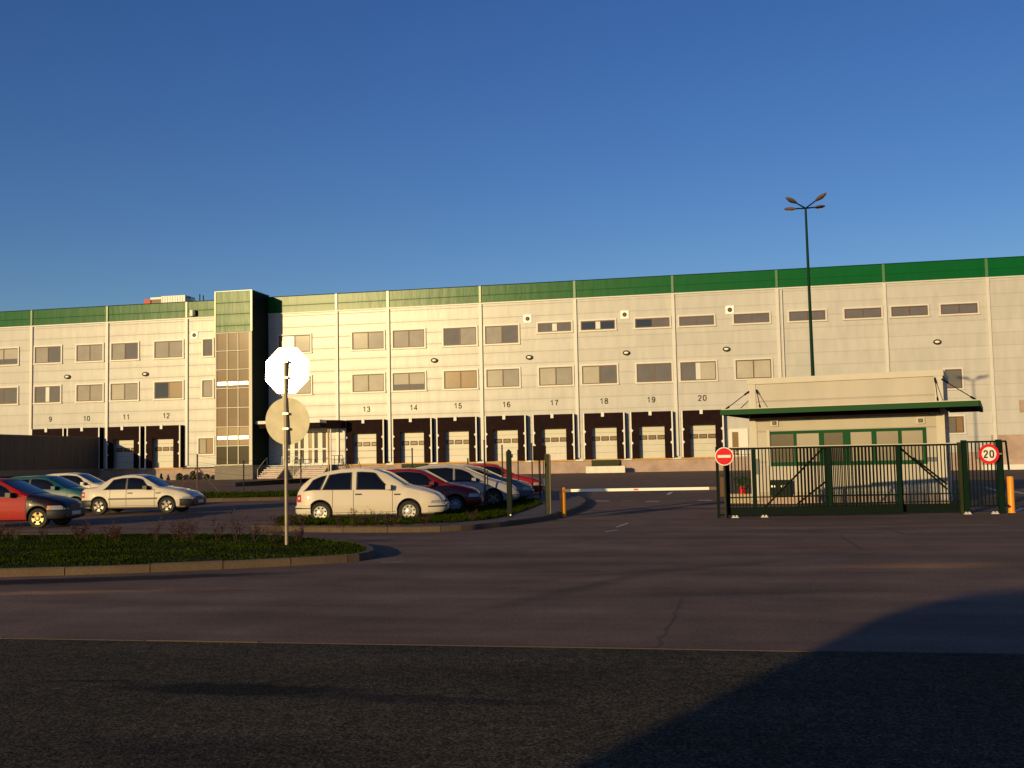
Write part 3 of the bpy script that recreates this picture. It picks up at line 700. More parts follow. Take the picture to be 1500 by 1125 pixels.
# ---------------------------------------------------------------- lamp mast
LX,LY=4.80,70.0; HT=P(1180,304,LY)[1]
lm=thing('lamp_mast','tall green lighting mast with four upturned lamp heads rising behind the gatehouse','street lamp',(LX,LY,0))
dxl=PX(1180,304,LY)-LX
MB().tube((0,0,0),(dxl,0,HT),.15,.07,n=10).build('pole', lm, mat('mast green',(.002,.026,.016),.6,spec=.1), smooth=True)
for i,(ax,ay,tz) in enumerate(((-1,-.75,.62),(1,-.75,.75),(-1,.75,.28),(1,.75,.30))):
    d_=Vector((ax*.68,ay*.72,tz*.50)); base=Vector((dxl,0,HT-.05)); e=base+d_*.95
    arm=MB().tube(base,e,.05,.04,n=8).build('lamp_arm', lm, M['darkgreen'])
    dn=d_.normalized(); sd=dn.cross(Vector((0,0,1))).normalized(); upv=sd.cross(dn)
    mb=MB(); n=14; rings=[(-.1,.06),(.05,.15),(.28,.20),(.52,.19),(.73,.12),(.80,.03)]; b=0
    for (tt,rr) in rings:
        for k in range(n):
            an=2*pi*k/n; q=e+dn*tt+sd*(rr*cos(an))+upv*(rr*.55*sin(an)); mb.v.append(tuple(q))
    for ri in range(len(rings)-1):
        for k in range(n): j=(k+1)%n; mb.face((ri*n+k,ri*n+j,(ri+1)*n+j,(ri+1)*n+k))
    mb.face(range(n)); mb.face(range((len(rings)-1)*n,len(rings)*n)); hd=recalc(mb.build('lamp_head', lm, M['lampgrey'], smooth=True))
    mb=MB(); 
    c=e+dn*.38-upv*.085; b=0
    for k in range(n): an=2*pi*k/n; mb.v.append(tuple(c+dn*(.23*cos(an))+sd*(.12*sin(an)))); 
    for k in range(n): an=2*pi*k/n; mb.v.append(tuple(c-upv*.035+dn*(.2*cos(an))+sd*(.1*sin(an))))
    for k in range(n): j=(k+1)%n; mb.face((k,j,n+j,n+k))
    mb.face(range(n,2*n)); recalc(mb.build('lamp_lens', hd, M['lens']))

# ---------------------------------------------------------------- gatehouse
GX,GY=G(1103,738); GA=radians(-12.5)
gh=thing('gatehouse','small cream gatehouse with a green-edged canopy, behind the sliding gate','gatehouse',(GX,GY,0),GA)
def solve_local(px):   # local x on the front wall seen at photo column px
    lo,hi=-3,12
    for _ in range(40):
        m_=(lo+hi)/2; p=Vector((GX+m_*cos(GA),GY+m_*sin(GA),2)); d_=p-Vector((0,0,CH)); x=750+FPX*d_.dot(Rt)/d_.dot(Fw)
        if x<px: lo=m_
        else: hi=m_
    return lo
def pzl(lx,py,ly=0):   # height on the front wall at local x for photo row py
    lo,hi=-1,8
    for _ in range(40):
        m_=(lo+hi)/2; p=Vector((GX+lx*cos(GA)-ly*sin(GA),GY+lx*sin(GA)+ly*cos(GA),m_)); d_=p-Vector((0,0,CH)); y=562.5-FPX*d_.dot(Up)/d_.dot(Fw)
        if y>py: lo=m_
        else: hi=m_
    return lo
gw=solve_local(1384); gzt=(pzl(0,553.5)+pzl(gw,543.5))/2
M['gclad']=cladding('gatehouse panels',(.45,.415,.37),1.0,.35,.6,.0)
M['gclad'].node_tree.nodes['Principled BSDF'].inputs['Specular IOR Level'].default_value=.08
M['gtrim']=mat('gatehouse trim',(.52,.485,.43),.6,spec=.1,noise=.06,nscale=2)
zc1=(pzl(0,606)+pzl(gw,595))/2
MB().box(0,gw,0,3.6,.12,gzt-.19).build('wall', gh, M['gclad'])
MB().box(-.06,gw+.06,-.05,3.66,0,.119).box(0.2,gw-.2,-.07,-.006,.12,.30).build('plinth', gh, M['plinth'])
MB().box(-.05,gw+.05,-.06,3.66,gzt-.188,gzt).build('coping', gh, M['gtrim'])
MB().box(-.02,.22,-.035,-.003,.12,gzt-.19).build('corner_strip', gh, M['gtrim']); MB().box(gw-.22,gw+.02,-.035,-.003,.12,gzt-.19).build('corner_strip', gh, M['gtrim'])
# canopy, sloping slightly: thin deck, green fascia
OV=1.15; OL=.68; OR=1.02; cz=pzl(3,601,-OV)
mb=MB().use(M['gtrim']).box(-OL,gw+OR,-OV,-.036,cz+.145,cz+.175).box(-OL,-.021,-.035,4.6,cz+.145,cz+.175).box(gw+.021,gw+OR,-.035,4.6,cz+.145,cz+.175)
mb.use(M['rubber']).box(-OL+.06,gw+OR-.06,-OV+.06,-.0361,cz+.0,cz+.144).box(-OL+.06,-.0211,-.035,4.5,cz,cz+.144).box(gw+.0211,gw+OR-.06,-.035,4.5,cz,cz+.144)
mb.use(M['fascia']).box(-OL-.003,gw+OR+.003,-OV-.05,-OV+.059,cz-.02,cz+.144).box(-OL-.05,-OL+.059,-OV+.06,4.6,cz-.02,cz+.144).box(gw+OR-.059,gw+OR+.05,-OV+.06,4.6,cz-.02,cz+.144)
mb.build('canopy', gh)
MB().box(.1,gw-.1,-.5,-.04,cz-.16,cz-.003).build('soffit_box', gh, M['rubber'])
for (a,b) in (((0,-.04,gzt-.42),(-.58,-.95,cz+.17)),((-.02,.5,gzt-.6),(-.5,.5,cz+.17)),((.26,-.04,gzt-.38),(.55,-1.0,cz+.17)),((gw-.2,-.04,gzt-.25),(gw-.1,-1.0,cz+.17)),((gw+.0,-.04,gzt-.3),(gw+.95,-.9,cz+.17))):
    mb=MB().tube(a,b,.014,n=6); A_=Vector(a);B_=Vector(b); mb.tube(A_,A_.lerp(B_,.18),.03,n=6).tube(A_.lerp(B_,.85),B_,.03,n=6); mb.build('canopy_rod', gh, M['darkgreen'])
# window band
wx0,wx1=solve_local(1128),solve_local(1357); wz1=pzl(2,630); wz0=pzl(2,682)
wz1=(pzl(wx0,632)+pzl(wx1,626))/2; wz0=(pzl(wx0,682)+pzl(wx1,680))/2
divs=[1128,1163,1167,1200,1207,1235,1246,1277,1284,1316,1321,1353]
mb=MB().use(M['ink']).box(wx0,wx1,-.008,-.003,wz0,wz1).use(M['gtrim']).box(wx0-.09,wx0,-.05,-.003,wz0,wz1+.05)
gm=mat('gatehouse green',(.002,.060,.018),.6,spec=.1); mb.use(gm)
mb.box(wx0,wx1,-.05,-.009,wz1-.09,wz1).box(wx0,wx1,-.05,-.009,wz0,wz0+.12)
for a,b in ((1163,1167),(1200,1207),(1235,1246),(1277,1284),(1316,1321),(1352,1357)): mb.box(solve_local(a),solve_local(b),-.055,-.009,wz0+.121,wz1-.091)
wo=mb.build('window', gh)
M['gh_dark']=mat('guard window dark',(.055,.042,.036),.15,spec=.25,noise=.3,nscale=2); M['gh_blind']=mat('guard blind',(.20,.165,.13),.3,spec=.2,noise=.08,nscale=2); M['gh_mid']=mat('guard blind shaded',(.14,.112,.09),.25,spec=.2,noise=.1,nscale=2)
for (a,b,k) in ((1130,1163,'gh_dark'),(1167,1200,'gh_blind'),(1207,1235,'gh_dark'),(1246,1277,'gh_blind'),(1284,1316,'gh_mid'),(1321,1352,'gh_blind')):
    MB().use(M[k]).box(solve_local(a)+.005,solve_local(b)-.005,-.02,-.0095,wz0+.121,wz1-.091).build('pane', wo)
for px in (1136,1350):
    lx=solve_local(px); z=(pzl(0,621) if px<1200 else pzl(gw,615)); mb=MB().use(M['gtrim']).box(lx-.12,lx+.12,-.07,-.006,z-.1,z+.1).use(M['ink']).box(lx-.07,lx+.07,-.075,-.0705,z-.06,z+.06).use(M['lampgrey']).disc((lx,-.076,z),(0,-1,0),.04,.02,12); mb.build('floodlight', gh)
bl=mat('blue grey band',(.035,.05,.085),.5)
zb_=pzl(gw/2,675); MB().box(solve_local(1357)+.01,gw-.03,-.012,-.004,zb_-.07,zb_+.07).build('band', gh, bl)
MB().box(.05,.26,-.05,-.036,pzl(.1,695),pzl(.1,672)).build('notice_board', gh, bl)
MB().box(solve_local(1128),solve_local(1158),-.34,-.004,pzl(.6,726),pzl(.6,703)).build('meter_cabinet', gh, M['darkgreen'])
for px in (1131.5,1135,1144.5,1149):
    lx=solve_local(px); z=pzl(.6,712); MB().box(lx-.025,lx+.025,-.36,-.341,z-.03,z+.03).build('label_plate', gh, M['signwhite'])
# steps and planter at its left side
sx,sy=G(1088,737)
st=tag(MB().box(sx-.6,sx+.35,sy-.1,sy+1.1,0,.16).box(sx-.5,sx+.35,sy+.1,sy+1.1,.161,.30).build('doorstep', mat_=mat('pale step',(.40,.33,.22),.8,noise=.1)),'low pale concrete doorstep beside the left end of the gatehouse','steps')
pt=thing('plant_pot','red pot with a bushy green plant on the gatehouse doorstep','plant pot',(sx,sy+.2,.30))
mb=MB().tube((0,0,0),(0,0,.26),.11,.15,n=16); mb.build('pot', pt, M['red'])
mb=MB()
for i in range(260):
    a=random.uniform(0,2*pi); r_=random.uniform(0,.32)**1; z=random.uniform(.2,.62)-r_*.3; c=Vector((r_*cos(a),r_*sin(a)*.8,z)); d1=Vector((random.uniform(-1,1),random.uniform(-1,1),random.uniform(-.3,1))).normalized()*.07; d2=d1.cross(Vector((random.random(),random.random(),random.random()))).normalized()*.02
    mb.quad(c-d1,c+d2,c+d1,c-d2)
mb.build('foliage', pt, M['leafg'])

# ---------------------------------------------------------------- sliding gate, two leaves, on the line from G(1052,758) to G(1480,751)
ga=Vector((*G(1052,758.5),0)); gb=Vector((*G(1480,752),0)); gd=(gb-ga); gang=math.atan2(gd.y,gd.x); glen=gd.length
def glocal(px, off=0.0):
    lo,hi=-2,14
    for _ in range(40):
        m_=(lo+hi)/2; p=Vector((ga.x+m_*cos(gang)-off*sin(gang),ga.y+m_*sin(gang)+off*cos(gang),.9)); d_=p-Vector((0,0,CH)); x=750+FPX*d_.dot(Rt)/d_.dot(Fw)
        if x<px: lo=m_
        else: hi=m_
    return lo
GH=1.80
def leaf(px0,px1,off,label,diag,posts,nb,z0=.06,toplight=True):
    g=thing('sliding_gate',label,'gate',(ga.x-off*sin(gang),ga.y+off*cos(gang),0),gang,'leaves of the sliding gate')
    x0,x1=glocal(px0,off),glocal(px1,off)
    MB().box(x0,x1,-.045,.045,GH-.055,GH-.008).build('top_rail', g, M['darkgreen'])
    MB().box(x0,x1,-.047,.047,GH-.007,GH+.012).build('top_cover', g, M['frame'])
    MB().box(x0,x1,-.07,.07,z0,z0+.2).build('bottom_beam', g, M['darkgreen'])
    MB().box(x0,x1,-.02,.02,.50,.53).box(x0,x1,-.02,.02,.30,.325).build('lower_rail', g, M['darkgreen'])
    for p in posts:
        xx=glocal(p,off); MB().box(xx-.05,xx+.05,-.05,.05,z0+.201,GH-.056).build('upright', g, M['green'])
    for i in range(nb):
        xx=x0+.06+(x1-x0-.12)*i/(nb-1); MB().box(xx-.0125,xx+.0125,-.0125,.0125,z0+.201,GH-.056).build('bar', g, M['darkgreen'])
    for (pa,za,pb,zb) in diag: MB().bar((glocal(pa,off),.06,za),(glocal(pb,off),.06,zb),.025,.045).build('brace', g, M['darkgreen'])
    return g
leaf(1064,1320,0.0,'front leaf of the dark green barred sliding gate, nearest the no-entry sign',[(1118,.22,1208,GH-.06)],(1066,1105,1215,1317),50)
leaf(1166,1410,.30,'rear leaf of the dark green sliding gate, nearer the 20 sign',[(1167,.30,1216,.95),(1322,GH-.1,1388,.62),(1340,1.45,1388,.75)],(1213,1318,1408),46)
gfix=thing('railing_fence','short fixed panel of dark green railings between two posts, behind the 20 speed sign','railing',(ga.x,ga.y,0),gang)
x0,x1=glocal(1414),glocal(1476)
MB().box(x0,x1,-.025,.025,GH+.0,GH+.045).box(x0,x1,-.025,.025,.18,.22).build('rail', gfix, M['darkgreen'])
for px in (1414,1465): xx=glocal(px); MB().box(xx-.06,xx+.06,-.06,.06,0,GH+.07).build('post', gfix, M['green'])
xx=glocal(1407); MB().box(xx-.04,xx+.04,-.04,.04,0,GH+.02).build('post', gfix, M['olive'])
for i in range(10): xx=x0+.1+(x1-x0-.2)*i/9; MB().box(xx-.0125,xx+.0125,-.0125,.0125,.221,GH-.001).build('bar', gfix, M['darkgreen'])
MB().bar((x1,0,GH+.02),(x1+.05,.02,GH-.7),.04,.04).build('end_stay', gfix, M['darkgreen'])
# guide posts at the left end of the gate
gp=thing('gate_post','pair of dark green guide posts holding the left end of the sliding gate','gate post',(ga.x,ga.y,0),gang)
for px in (1051.5,1063): xx=glocal(px,-.12); MB().box(xx-.035,xx+.035,-.16,-.09,0,GH+.03).build('post', gp, M['darkgreen'])
xa,xb=glocal(1051.5,-.12),glocal(1063,-.12); MB().box(xa+.036,xb-.036,-.15,-.10,GH-.08,GH-.03).box(xa+.036,xb-.036,-.15,-.10,.05,.10).build('bridge', gp, M['darkgreen'])
MB().box(glocal(1056,-.1)-.03,glocal(1056,-.1)+.08,-.155,-.095,.55,1.05).build('latch_box', gp, M['brown'])
# white roller blocks
for i,(px,lab) in enumerate(((1075,'white roller block on the ground under the left end of the gate'),(1118,'white roller block on the ground under the gate below the meter cabinet'),(1415,'white roller block at the foot of the double post right of the gate'),(1455,'white roller block below the 20 speed sign'))):
    xx=glocal(px,-.2); c=ga+Vector((xx*cos(gang)+.2*sin(gang),xx*sin(gang)-.2*cos(gang),0))
    mb=MB().box(-.11,.11,-.04,.04,0,.035).tube((-.05,-.04,.055),(-.05,.04,.055),.03,n=12).tube((.05,-.04,.055),(.05,.04,.055),.03,n=12)
    o=mb.build('roller_block', mat_=M['pilaster']); o.location=c; o.rotation_euler=(0,0,gang); o.scale=(.8,.8,.8); tag(o,lab,'gate roller','roller blocks of the gate')

# ---------------------------------------------------------------- signs
nx=thing('no_entry_sign','round red no-entry sign with white bar on a post left of the gate','traffic sign',(ga.x+.17*cos(gang),ga.y-.28,0),gang)
dn=1570.7*1.6/91.5; ppm=FPX/ (ga-Vector((0,0,0))).length
hz=lambda px:562.5+FPX*tan(PITCH)-.02*(px-750)
zs=CH+(hz(1061)-668.5)/ (FPX/Vector((nx.location.x,nx.location.y,0)).length)
# move sideways so the sign stands at the photographed column
def column_x(obj_y, px):
    d_=ray(px,700); t=obj_y/d_.y; return d_.x*t
nx.location.x=column_x(nx.location.y,1061.5)
zs=P(1061.5,668.5,nx.location.y)[1]
MB().tube((0,0,0),(0,0,zs+.1),.025,n=8).build('post', nx, M['olive'])
pl=MB().disc((0,-.045,zs),(0,-1,0),.235,.004,40).build('plate', nx, M['signwhite']); MB().disc((0,-.050,zs),(0,-1,0),.212,.003,40).build('red_disc', pl, M['red']); MB().box(-.165,.165,-.057,-.0535,zs-.034,zs+.034).build('white_bar', pl, M['signwhite'])
sp_=thing('speed_limit_sign','round 20 speed limit sign with a red rim on the railings at the right','traffic sign',(0,0,0),gang)
sy_=ga.y+sin(gang)*glocal(1450)-.22; sp_.location=(column_x(sy_,1449.5),sy_,0); zs=P(1449.5,665,sy_)[1]
pl=MB().disc((0,-.045,zs),(0,-1,0),.25,.004,40).build('plate', sp_, M['red']); MB().disc((0,-.050,zs),(0,-1,0),.178,.003,40).build('white_disc', pl, M['signwhite'])
o=digits('20',.205,thick=.17,wd=.50,dep=.003).build('lettering', pl, M['ink']); o.location=(0,-.0545,zs)
MB().box(.0,.32,-.04,-.015,zs-.02,zs+.02).box(-.03,.03,-.041,-.038,zs-.25,zs+.25).build('bracket', sp_, M['galv'])

bx,by=G(420,797,.13); sgn=thing('traffic_sign_post','backs of an octagonal and a round sign on one post in the grass','traffic sign',(bx,by,.115),0)
Yp=by
def zh(px,py): return P(px,py,Yp)[1]-.115
ztop=zh(418,527)
MB().tube((0,0,-.2),(PX(418,527,Yp)-bx,0,ztop),.035,n=12).build('post', sgn, mat('sign post steel',(.30,.24,.17),.5,metal=.4,noise=.25,nscale=4), smooth=True)
zo=zh(418.5,542.5); zr_=zh(419,617)
def plate_back(zc_, r_, n, m, name, tilt, cxp):
    mb=MB(); nrm=Vector((0.0,-cos(tilt),sin(tilt))); mb.disc((cxp,.05,zc_),nrm,r_,.003,n,rot=pi/n if n==8 else 0)
    # folded edge
    o=mb.build(name, sgn, m); return o
xc=PX(419,543,Yp)-bx; o1=plate_back(zo,.437/cos(pi/8)*1.0*.985,8,M['alu'],'octagonal_plate',radians(3.0),xc)
xc2=PX(419.5,617,Yp)-bx; o2=plate_back(zr_,.44,48,M['alu_dull'],'round_plate',radians(-4),xc2)
for zc_,xx in ((zo+.16,xc),(zo-.14,xc),(zr_+.14,xc2),(zr_-.14,xc2)): MB().box(xx-.055,xx+.055,-.045,.045,zc_-.018,zc_+.018).build('clamp', sgn, M['galv'])

# ---------------------------------------------------------------- barrier and bollards
def bollard(px,py,h,label):
    x,y=G(px,py); t=thing('bollard',label,'bollard',(x,y,0),0,'orange bollards')
    mb=MB(); n=20; prof=[(.105,0),(.105,.02),(.085,.025),(.085,h-.03),(.07,h-.006),(.0,h)]
    for r_,z in prof[:-1]:
        for i in range(n): an=2*pi*i/n; mb.v.append((r_*cos(an),r_*sin(an),z))
    for k in range(len(prof)-2):
        for i in range(n): j=(i+1)%n; mb.face((k*n+i,k*n+j,(k+1)*n+j,(k+1)*n+i))
    mb.face(range((len(prof)-2)*n,(len(prof)-1)*n)); mb.build('tube', t, M['orange'], smooth=True)
    MB().tube((.0,-.06,.012),(.0,-.06,.03),.02,n=6).build('base_bolt', t, M['galv']); return t,x,y
b1,bx1,by1=bollard(825,757,.82,'orange steel bollard carrying the left end of the white barrier arm')
b2,_,_=bollard(1482,751,.93,'orange steel bollard standing at the right end of the gate railings')
z1=.68; e=Vector((column_x(by1+.1,1049),by1+.1,P(1049,715,by1)[1]))
br=thing('barrier_arm','white barrier arm with a red middle patch and red lower edge closing the entrance lane','barrier',(bx1,by1,0))
s0=Vector((.02,-.12,P(823,718.5,by1)[1])); e0=e-Vector((bx1,by1,0)); e0.y=-.12; dv=(e0-s0)
MB().bar(s0+dv*.055,s0+dv*.955,.05,.075).build('boom', br, M['signwhite'])
MB().bar(s0+dv*.0,s0+dv*.05,.055,.08).build('hinge_end', br, M['lampgrey']); MB().bar(s0+dv*.96,s0+dv*1.0,.055,.08).build('tip', br, M['lampgrey'])
MB().bar(s0+dv*.47-Vector((0,.004,0)),s0+dv*.50-Vector((0,.004,0)),.056,.04).build('red_patch', br, M['red'])
MB().box(s0.x-.05,s0.x+.05,-.105,-.09,s0.z-.05,s0.z+.05).build('hinge_plate', br, M['red'])

# ---------------------------------------------------------------- fences by the parking
def post_thing(px,pyb,pyt,r_,label,m=None,braced=False,name='fence_post',grp='wire fence posts',z=0.0):
    x,y=G(px,pyb,z); t=thing(name,label,'fence post',(x,y,z),0,grp); h=P(px,pyt,y)[1]-z
    MB().tube((0,0,0),(0,0,h),r_,n=8).build('tube', t, m or M['black']); MB().tube((0,0,h+.001),(0,0,h+.03),r_*1.25,n=8).build('cap', t, m or M['black'])
    if braced:
        MB().tube((0,0,h*.68),(-1.35,.1,0),.035,n=6).build('brace', t, m or M['black']); MB().tube((0,0,h*.68),(1.5,-.1,0),.035,n=6).build('brace', t, m or M['black'])
    return t,(x,y,h)
fp=[]
for px,pb,ptp,r_,lab,m_,brc in ((289,722,666,.05,'braced dark fence post with two raking struts left of the stair tower',M['brown'],True),
   (357,727,675,.035,'slim black fence post in front of the stair tower base',None,False),
   (441,727,660,.035,'slim black fence post in front of the entrance steps',None,False),
   (604.5,719,657,.04,'slim black fence post rising behind the dark red hatchback below dock 14',None,False),
   (686,717,672,.04,'short braced fence post below dock 15 behind the parked cars',None,True)):
    fp.append(post_thing(px,pb,ptp,r_,lab,m_,brc)[1])
for i in range(len(fp)-2):
    a=fp[i];b=fp[i+1]; t=thing('wire_fence','thin wire strands strung between posts '+['left of the stair tower','from the stair tower base to the entrance steps','from the entrance steps to dock 14'][i],'fence',(0,0,0),0,'wire fence strands')
    for k in (.12,.35,.58,.8,.97): MB().tube((a[0],a[1],a[2]*k),(b[0],b[1],b[2]*k),.006,n=4).build('wire', t, M['black'])
near=[]
for px,pb,ptp,r_,lab,m_ in ((711,745,646,.03,'thin black fence post nearest the silver hatchback, in front of dock 16',None),
   (715,747,690,.02,'short thin black rod beside the fence post in front of dock 16',None),
   (737,741,653,.026,'thin black fence post just left of the olive gate post, seen against dock 16 door',None),
   (760,737,660,.022,'thin black fence post just right of the thick dark post, between docks 16 and 17',None),
   (780.5,734,650,.024,'black fence post with a white knob at the edge of dock 17',None),
   (790.5,731,668,.020,'short thin black fence post under dock 17, left of the pair of poles',None),
   (797,729,668,.020,'thin black fence post hard against the thick olive post',None)):
    near.append(post_thing(px,pb,ptp,r_,lab,m_,grp='thin posts by the parking',z=.0)[1])
x,y=G(747,757,.13); t=thing('gate_post','thick dark green square gate post with a ball top at the edge of the grass','gate post',(x,y,.12)); h=P(747,661,y)[1]-.12
MB().box(-.06,.06,-.06,.06,0,h).build('tube', t, M['darkgreen']); MB().tube((0,0,h),(0,0,h+.05),.05,.02,n=10).tube((.06,0,h-.12),(.10,0,h-.12),.05,n=10).build('hinge', t, M['black']); MB().disc((.03,-.062,.06),(0,-1,0),.02,.01,10).build('bolt', t, M['signwhite'])
x,y=G(804,759); t=thing('gate_post','thick olive square gate post beside the kerb, left of the barrier','gate post',(x,y,.0)); h=P(803,665,y)[1]
MB().box(-.075,.045,-.06,.06,0,h).build('tube', t, M['olive']); MB().box(.046,.075,-.05,.05,.1,h-.02).build('channel', t, M['brown']); MB().box(-.11,.11,-.10,.10,0,.10).build('foot', t, M['darkgreen'])
z=P(799,706,y)[1]; MB().box(-.115,-.078,-.05,.0,z-.1,z+.1).build('reflector', t, M['signwhite'])
x,y=G(789,735); z0,z1=P(789,674,y)[1],P(789,653,y)[1]; x0,x1=PX(781,664,y),PX(800,664,y)
o=MB().box(x0,x1,y-.02,y,z0,z1).tube(((x0+x1)/2,y+.02,0),((x0+x1)/2,y+.02,z1),.02,n=6).build('sign_board', mat_=M['rubber']); tag(o,'small dark blank sign board on a thin post beside the olive gate post','sign')

# ---------------------------------------------------------------- cars
def lerp(a,b,t): return a+(b-a)*t
def interp(pts,x):
    if x<=pts[0][0]: return pts[0][1]
    for (a,b),(c,d_) in zip(pts[:-1],pts[1:]):
        if x<=c: return lerp(b,d_,(x-a)/(c-a) if c>a else 0)
    return pts[-1][1]
class Car:
    def __init__(s, L_, W_, top, belt, wr, wf, R=.29, zb=.20, tumble=.80, arch=1.13):
        s.L=L_; s.W=W_; s.topk=top; s.beltk=belt; s.wr=wr; s.wf=wf; s.R=R; s.zb0=zb; s.tumble=tumble; s.arch=arch
    def top(s,x):      # softened profile
        d_=.045; return (interp(s.topk,x-d_)+interp(s.topk,x)*2+interp(s.topk,x+d_))/4
    def belt(s,x): return interp(s.beltk,x)
    def w(s,x):
        h=s.L/2; e=.55
        k=max(0,(abs(x)-(h-e))/e); return s.W/2*(1-.20*k**2.6)
    def zb(s,x):
        z=s.zb0+ max(0,(abs(x)-(s.L/2-.25))/.25)*.06
        for xw in (s.wr,s.wf):
            r=s.R*s.arch
            if abs(x-xw)<r: z=max(z, s.R+sqrt(r*r-(x-xw)**2))
        return z
    def section(s,x):
        zt=s.top(x); zb=s.zb(x); w=s.w(x); zs=min(s.belt(x), zt-.02); g=max(0,min(1,(zt-zs)/.42))
        zs=max(zs,zb+.05); zm=max(zb+.03,min(.50,zs-.02))
        wr=lerp(w*.93,w*s.tumble,g)
        return [(0,zb),(w*.86,zb),(w*.965,zb+.02 if zb>.3 else zb+.05),(w*1.0,lerp(zb,zm,.7) if zb<.3 else zb+.03),(w,max(zm,zb+.035)),(w*.985,lerp(zm,zs,.6)),(w*.95,zs),(lerp(w*.95,wr,.5),lerp(zs,zt,.52)),(wr,zt-.045-.02*g),(wr*.94,zt-.012),(wr*.55,zt+.012),(0,zt+.022)]
    def ysurf(s,x,z):
        P_=s.section(x); 
        for (y0,z0),(y1,z1) in zip(P_[2:9],P_[3:10]):
            if z<=z1 and z1>z0: return lerp(y0,y1,max(0,(z-z0)/(z1-z0)))
        return P_[8][0]
    def ztop(s,x,y):
        P_=s.section(x)[7:][::-1]; y=abs(y)
        for (y0,z0),(y1,z1) in zip(P_[:-1],P_[1:]):
            if y<=y1: return lerp(z0,z1,(y-y0)/(y1-y0) if y1>y0 else 0)
        return P_[-1][1]
    def stations(s):
        xs=set(); n=64
        for i in range(n+1): xs.add(round(-s.L/2+s.L*i/n,4))
        for xw in (s.wr,s.wf):
            r=s.R*s.arch
            for i in range(17): xs.add(round(xw-r*cos(pi*i/16),4))
            xs.add(round(xw-r-.004,4)); xs.add(round(xw+r+.004,4))
        for x,_ in s.topk: xs.add(round(max(-s.L/2,min(s.L/2,x)),4))
        return sorted(xs)
    def body(s):
        mb=MB(); xs=s.stations(); rings=[]
        for x in xs:
            P_=s.section(x); ring=[(x,-y,z) for y,z in P_]+[(x,y,z) for y,z in P_[::-1][1:-1]]
            rings.append(len(mb.v)); mb.v+=ring
        n=len(ring)
        for a,b in zip(rings[:-1],rings[1:]):
            for i in range(n): j=(i+1)%n; mb.face((a+i,b+i,b+j,a+j))
        mb.face([rings[0]+i for i in range(n)]); mb.face([rings[-1]+i for i in range(n)][::-1])
        return mb
    def patch(s,mb,x0b,x1b,x0t,x1t,z0,z1,off=.011,nx=26,nz=6,sides=(-1,1)):
        """z0/z1: numbers or functions of x"""
        f0=z0 if callable(z0) else (lambda x:z0); f1=z1 if callable(z1) else (lambda x:z1)
        for sd in sides:
            b=len(mb.v)
            for j in range(nz+1):
                for i in range(nx+1):
                    t=j/nz; x=lerp(lerp(x0b,x1b,i/nx),lerp(x0t,x1t,i/nx),t); z=lerp(f0(x),f1(x),t)
                    mb.v.append((x,sd*(s.ysurf(x,z)+off),z))
            for j in range(nz):
                for i in range(nx):
                    q=(b+j*(nx+1)+i,b+j*(nx+1)+i+1,b+(j+1)*(nx+1)+i+1,b+(j+1)*(nx+1)+i); mb.face(q if sd<0 else q[::-1])
        return mb
    def screen(s,mb,x0,x1,k=.88,off=.008,n=8):
        b=len(mb.v)
        for j in range(n+1):
            x=lerp(x0,x1,j/n); wr=s.section(x)[8][0]
            for i in range(n+1):
                y=lerp(-1,1,i/n)*wr*k; mb.v.append((x,y,s.ztop(x,y)+off))
        up=x1>x0
        for j in range(n):
            for i in range(n):
                q=(b+j*(n+1)+i,b+(j+1)*(n+1)+i,b+(j+1)*(n+1)+i+1,b+j*(n+1)+i+1); mb.face(q if up else q[::-1])
        return mb
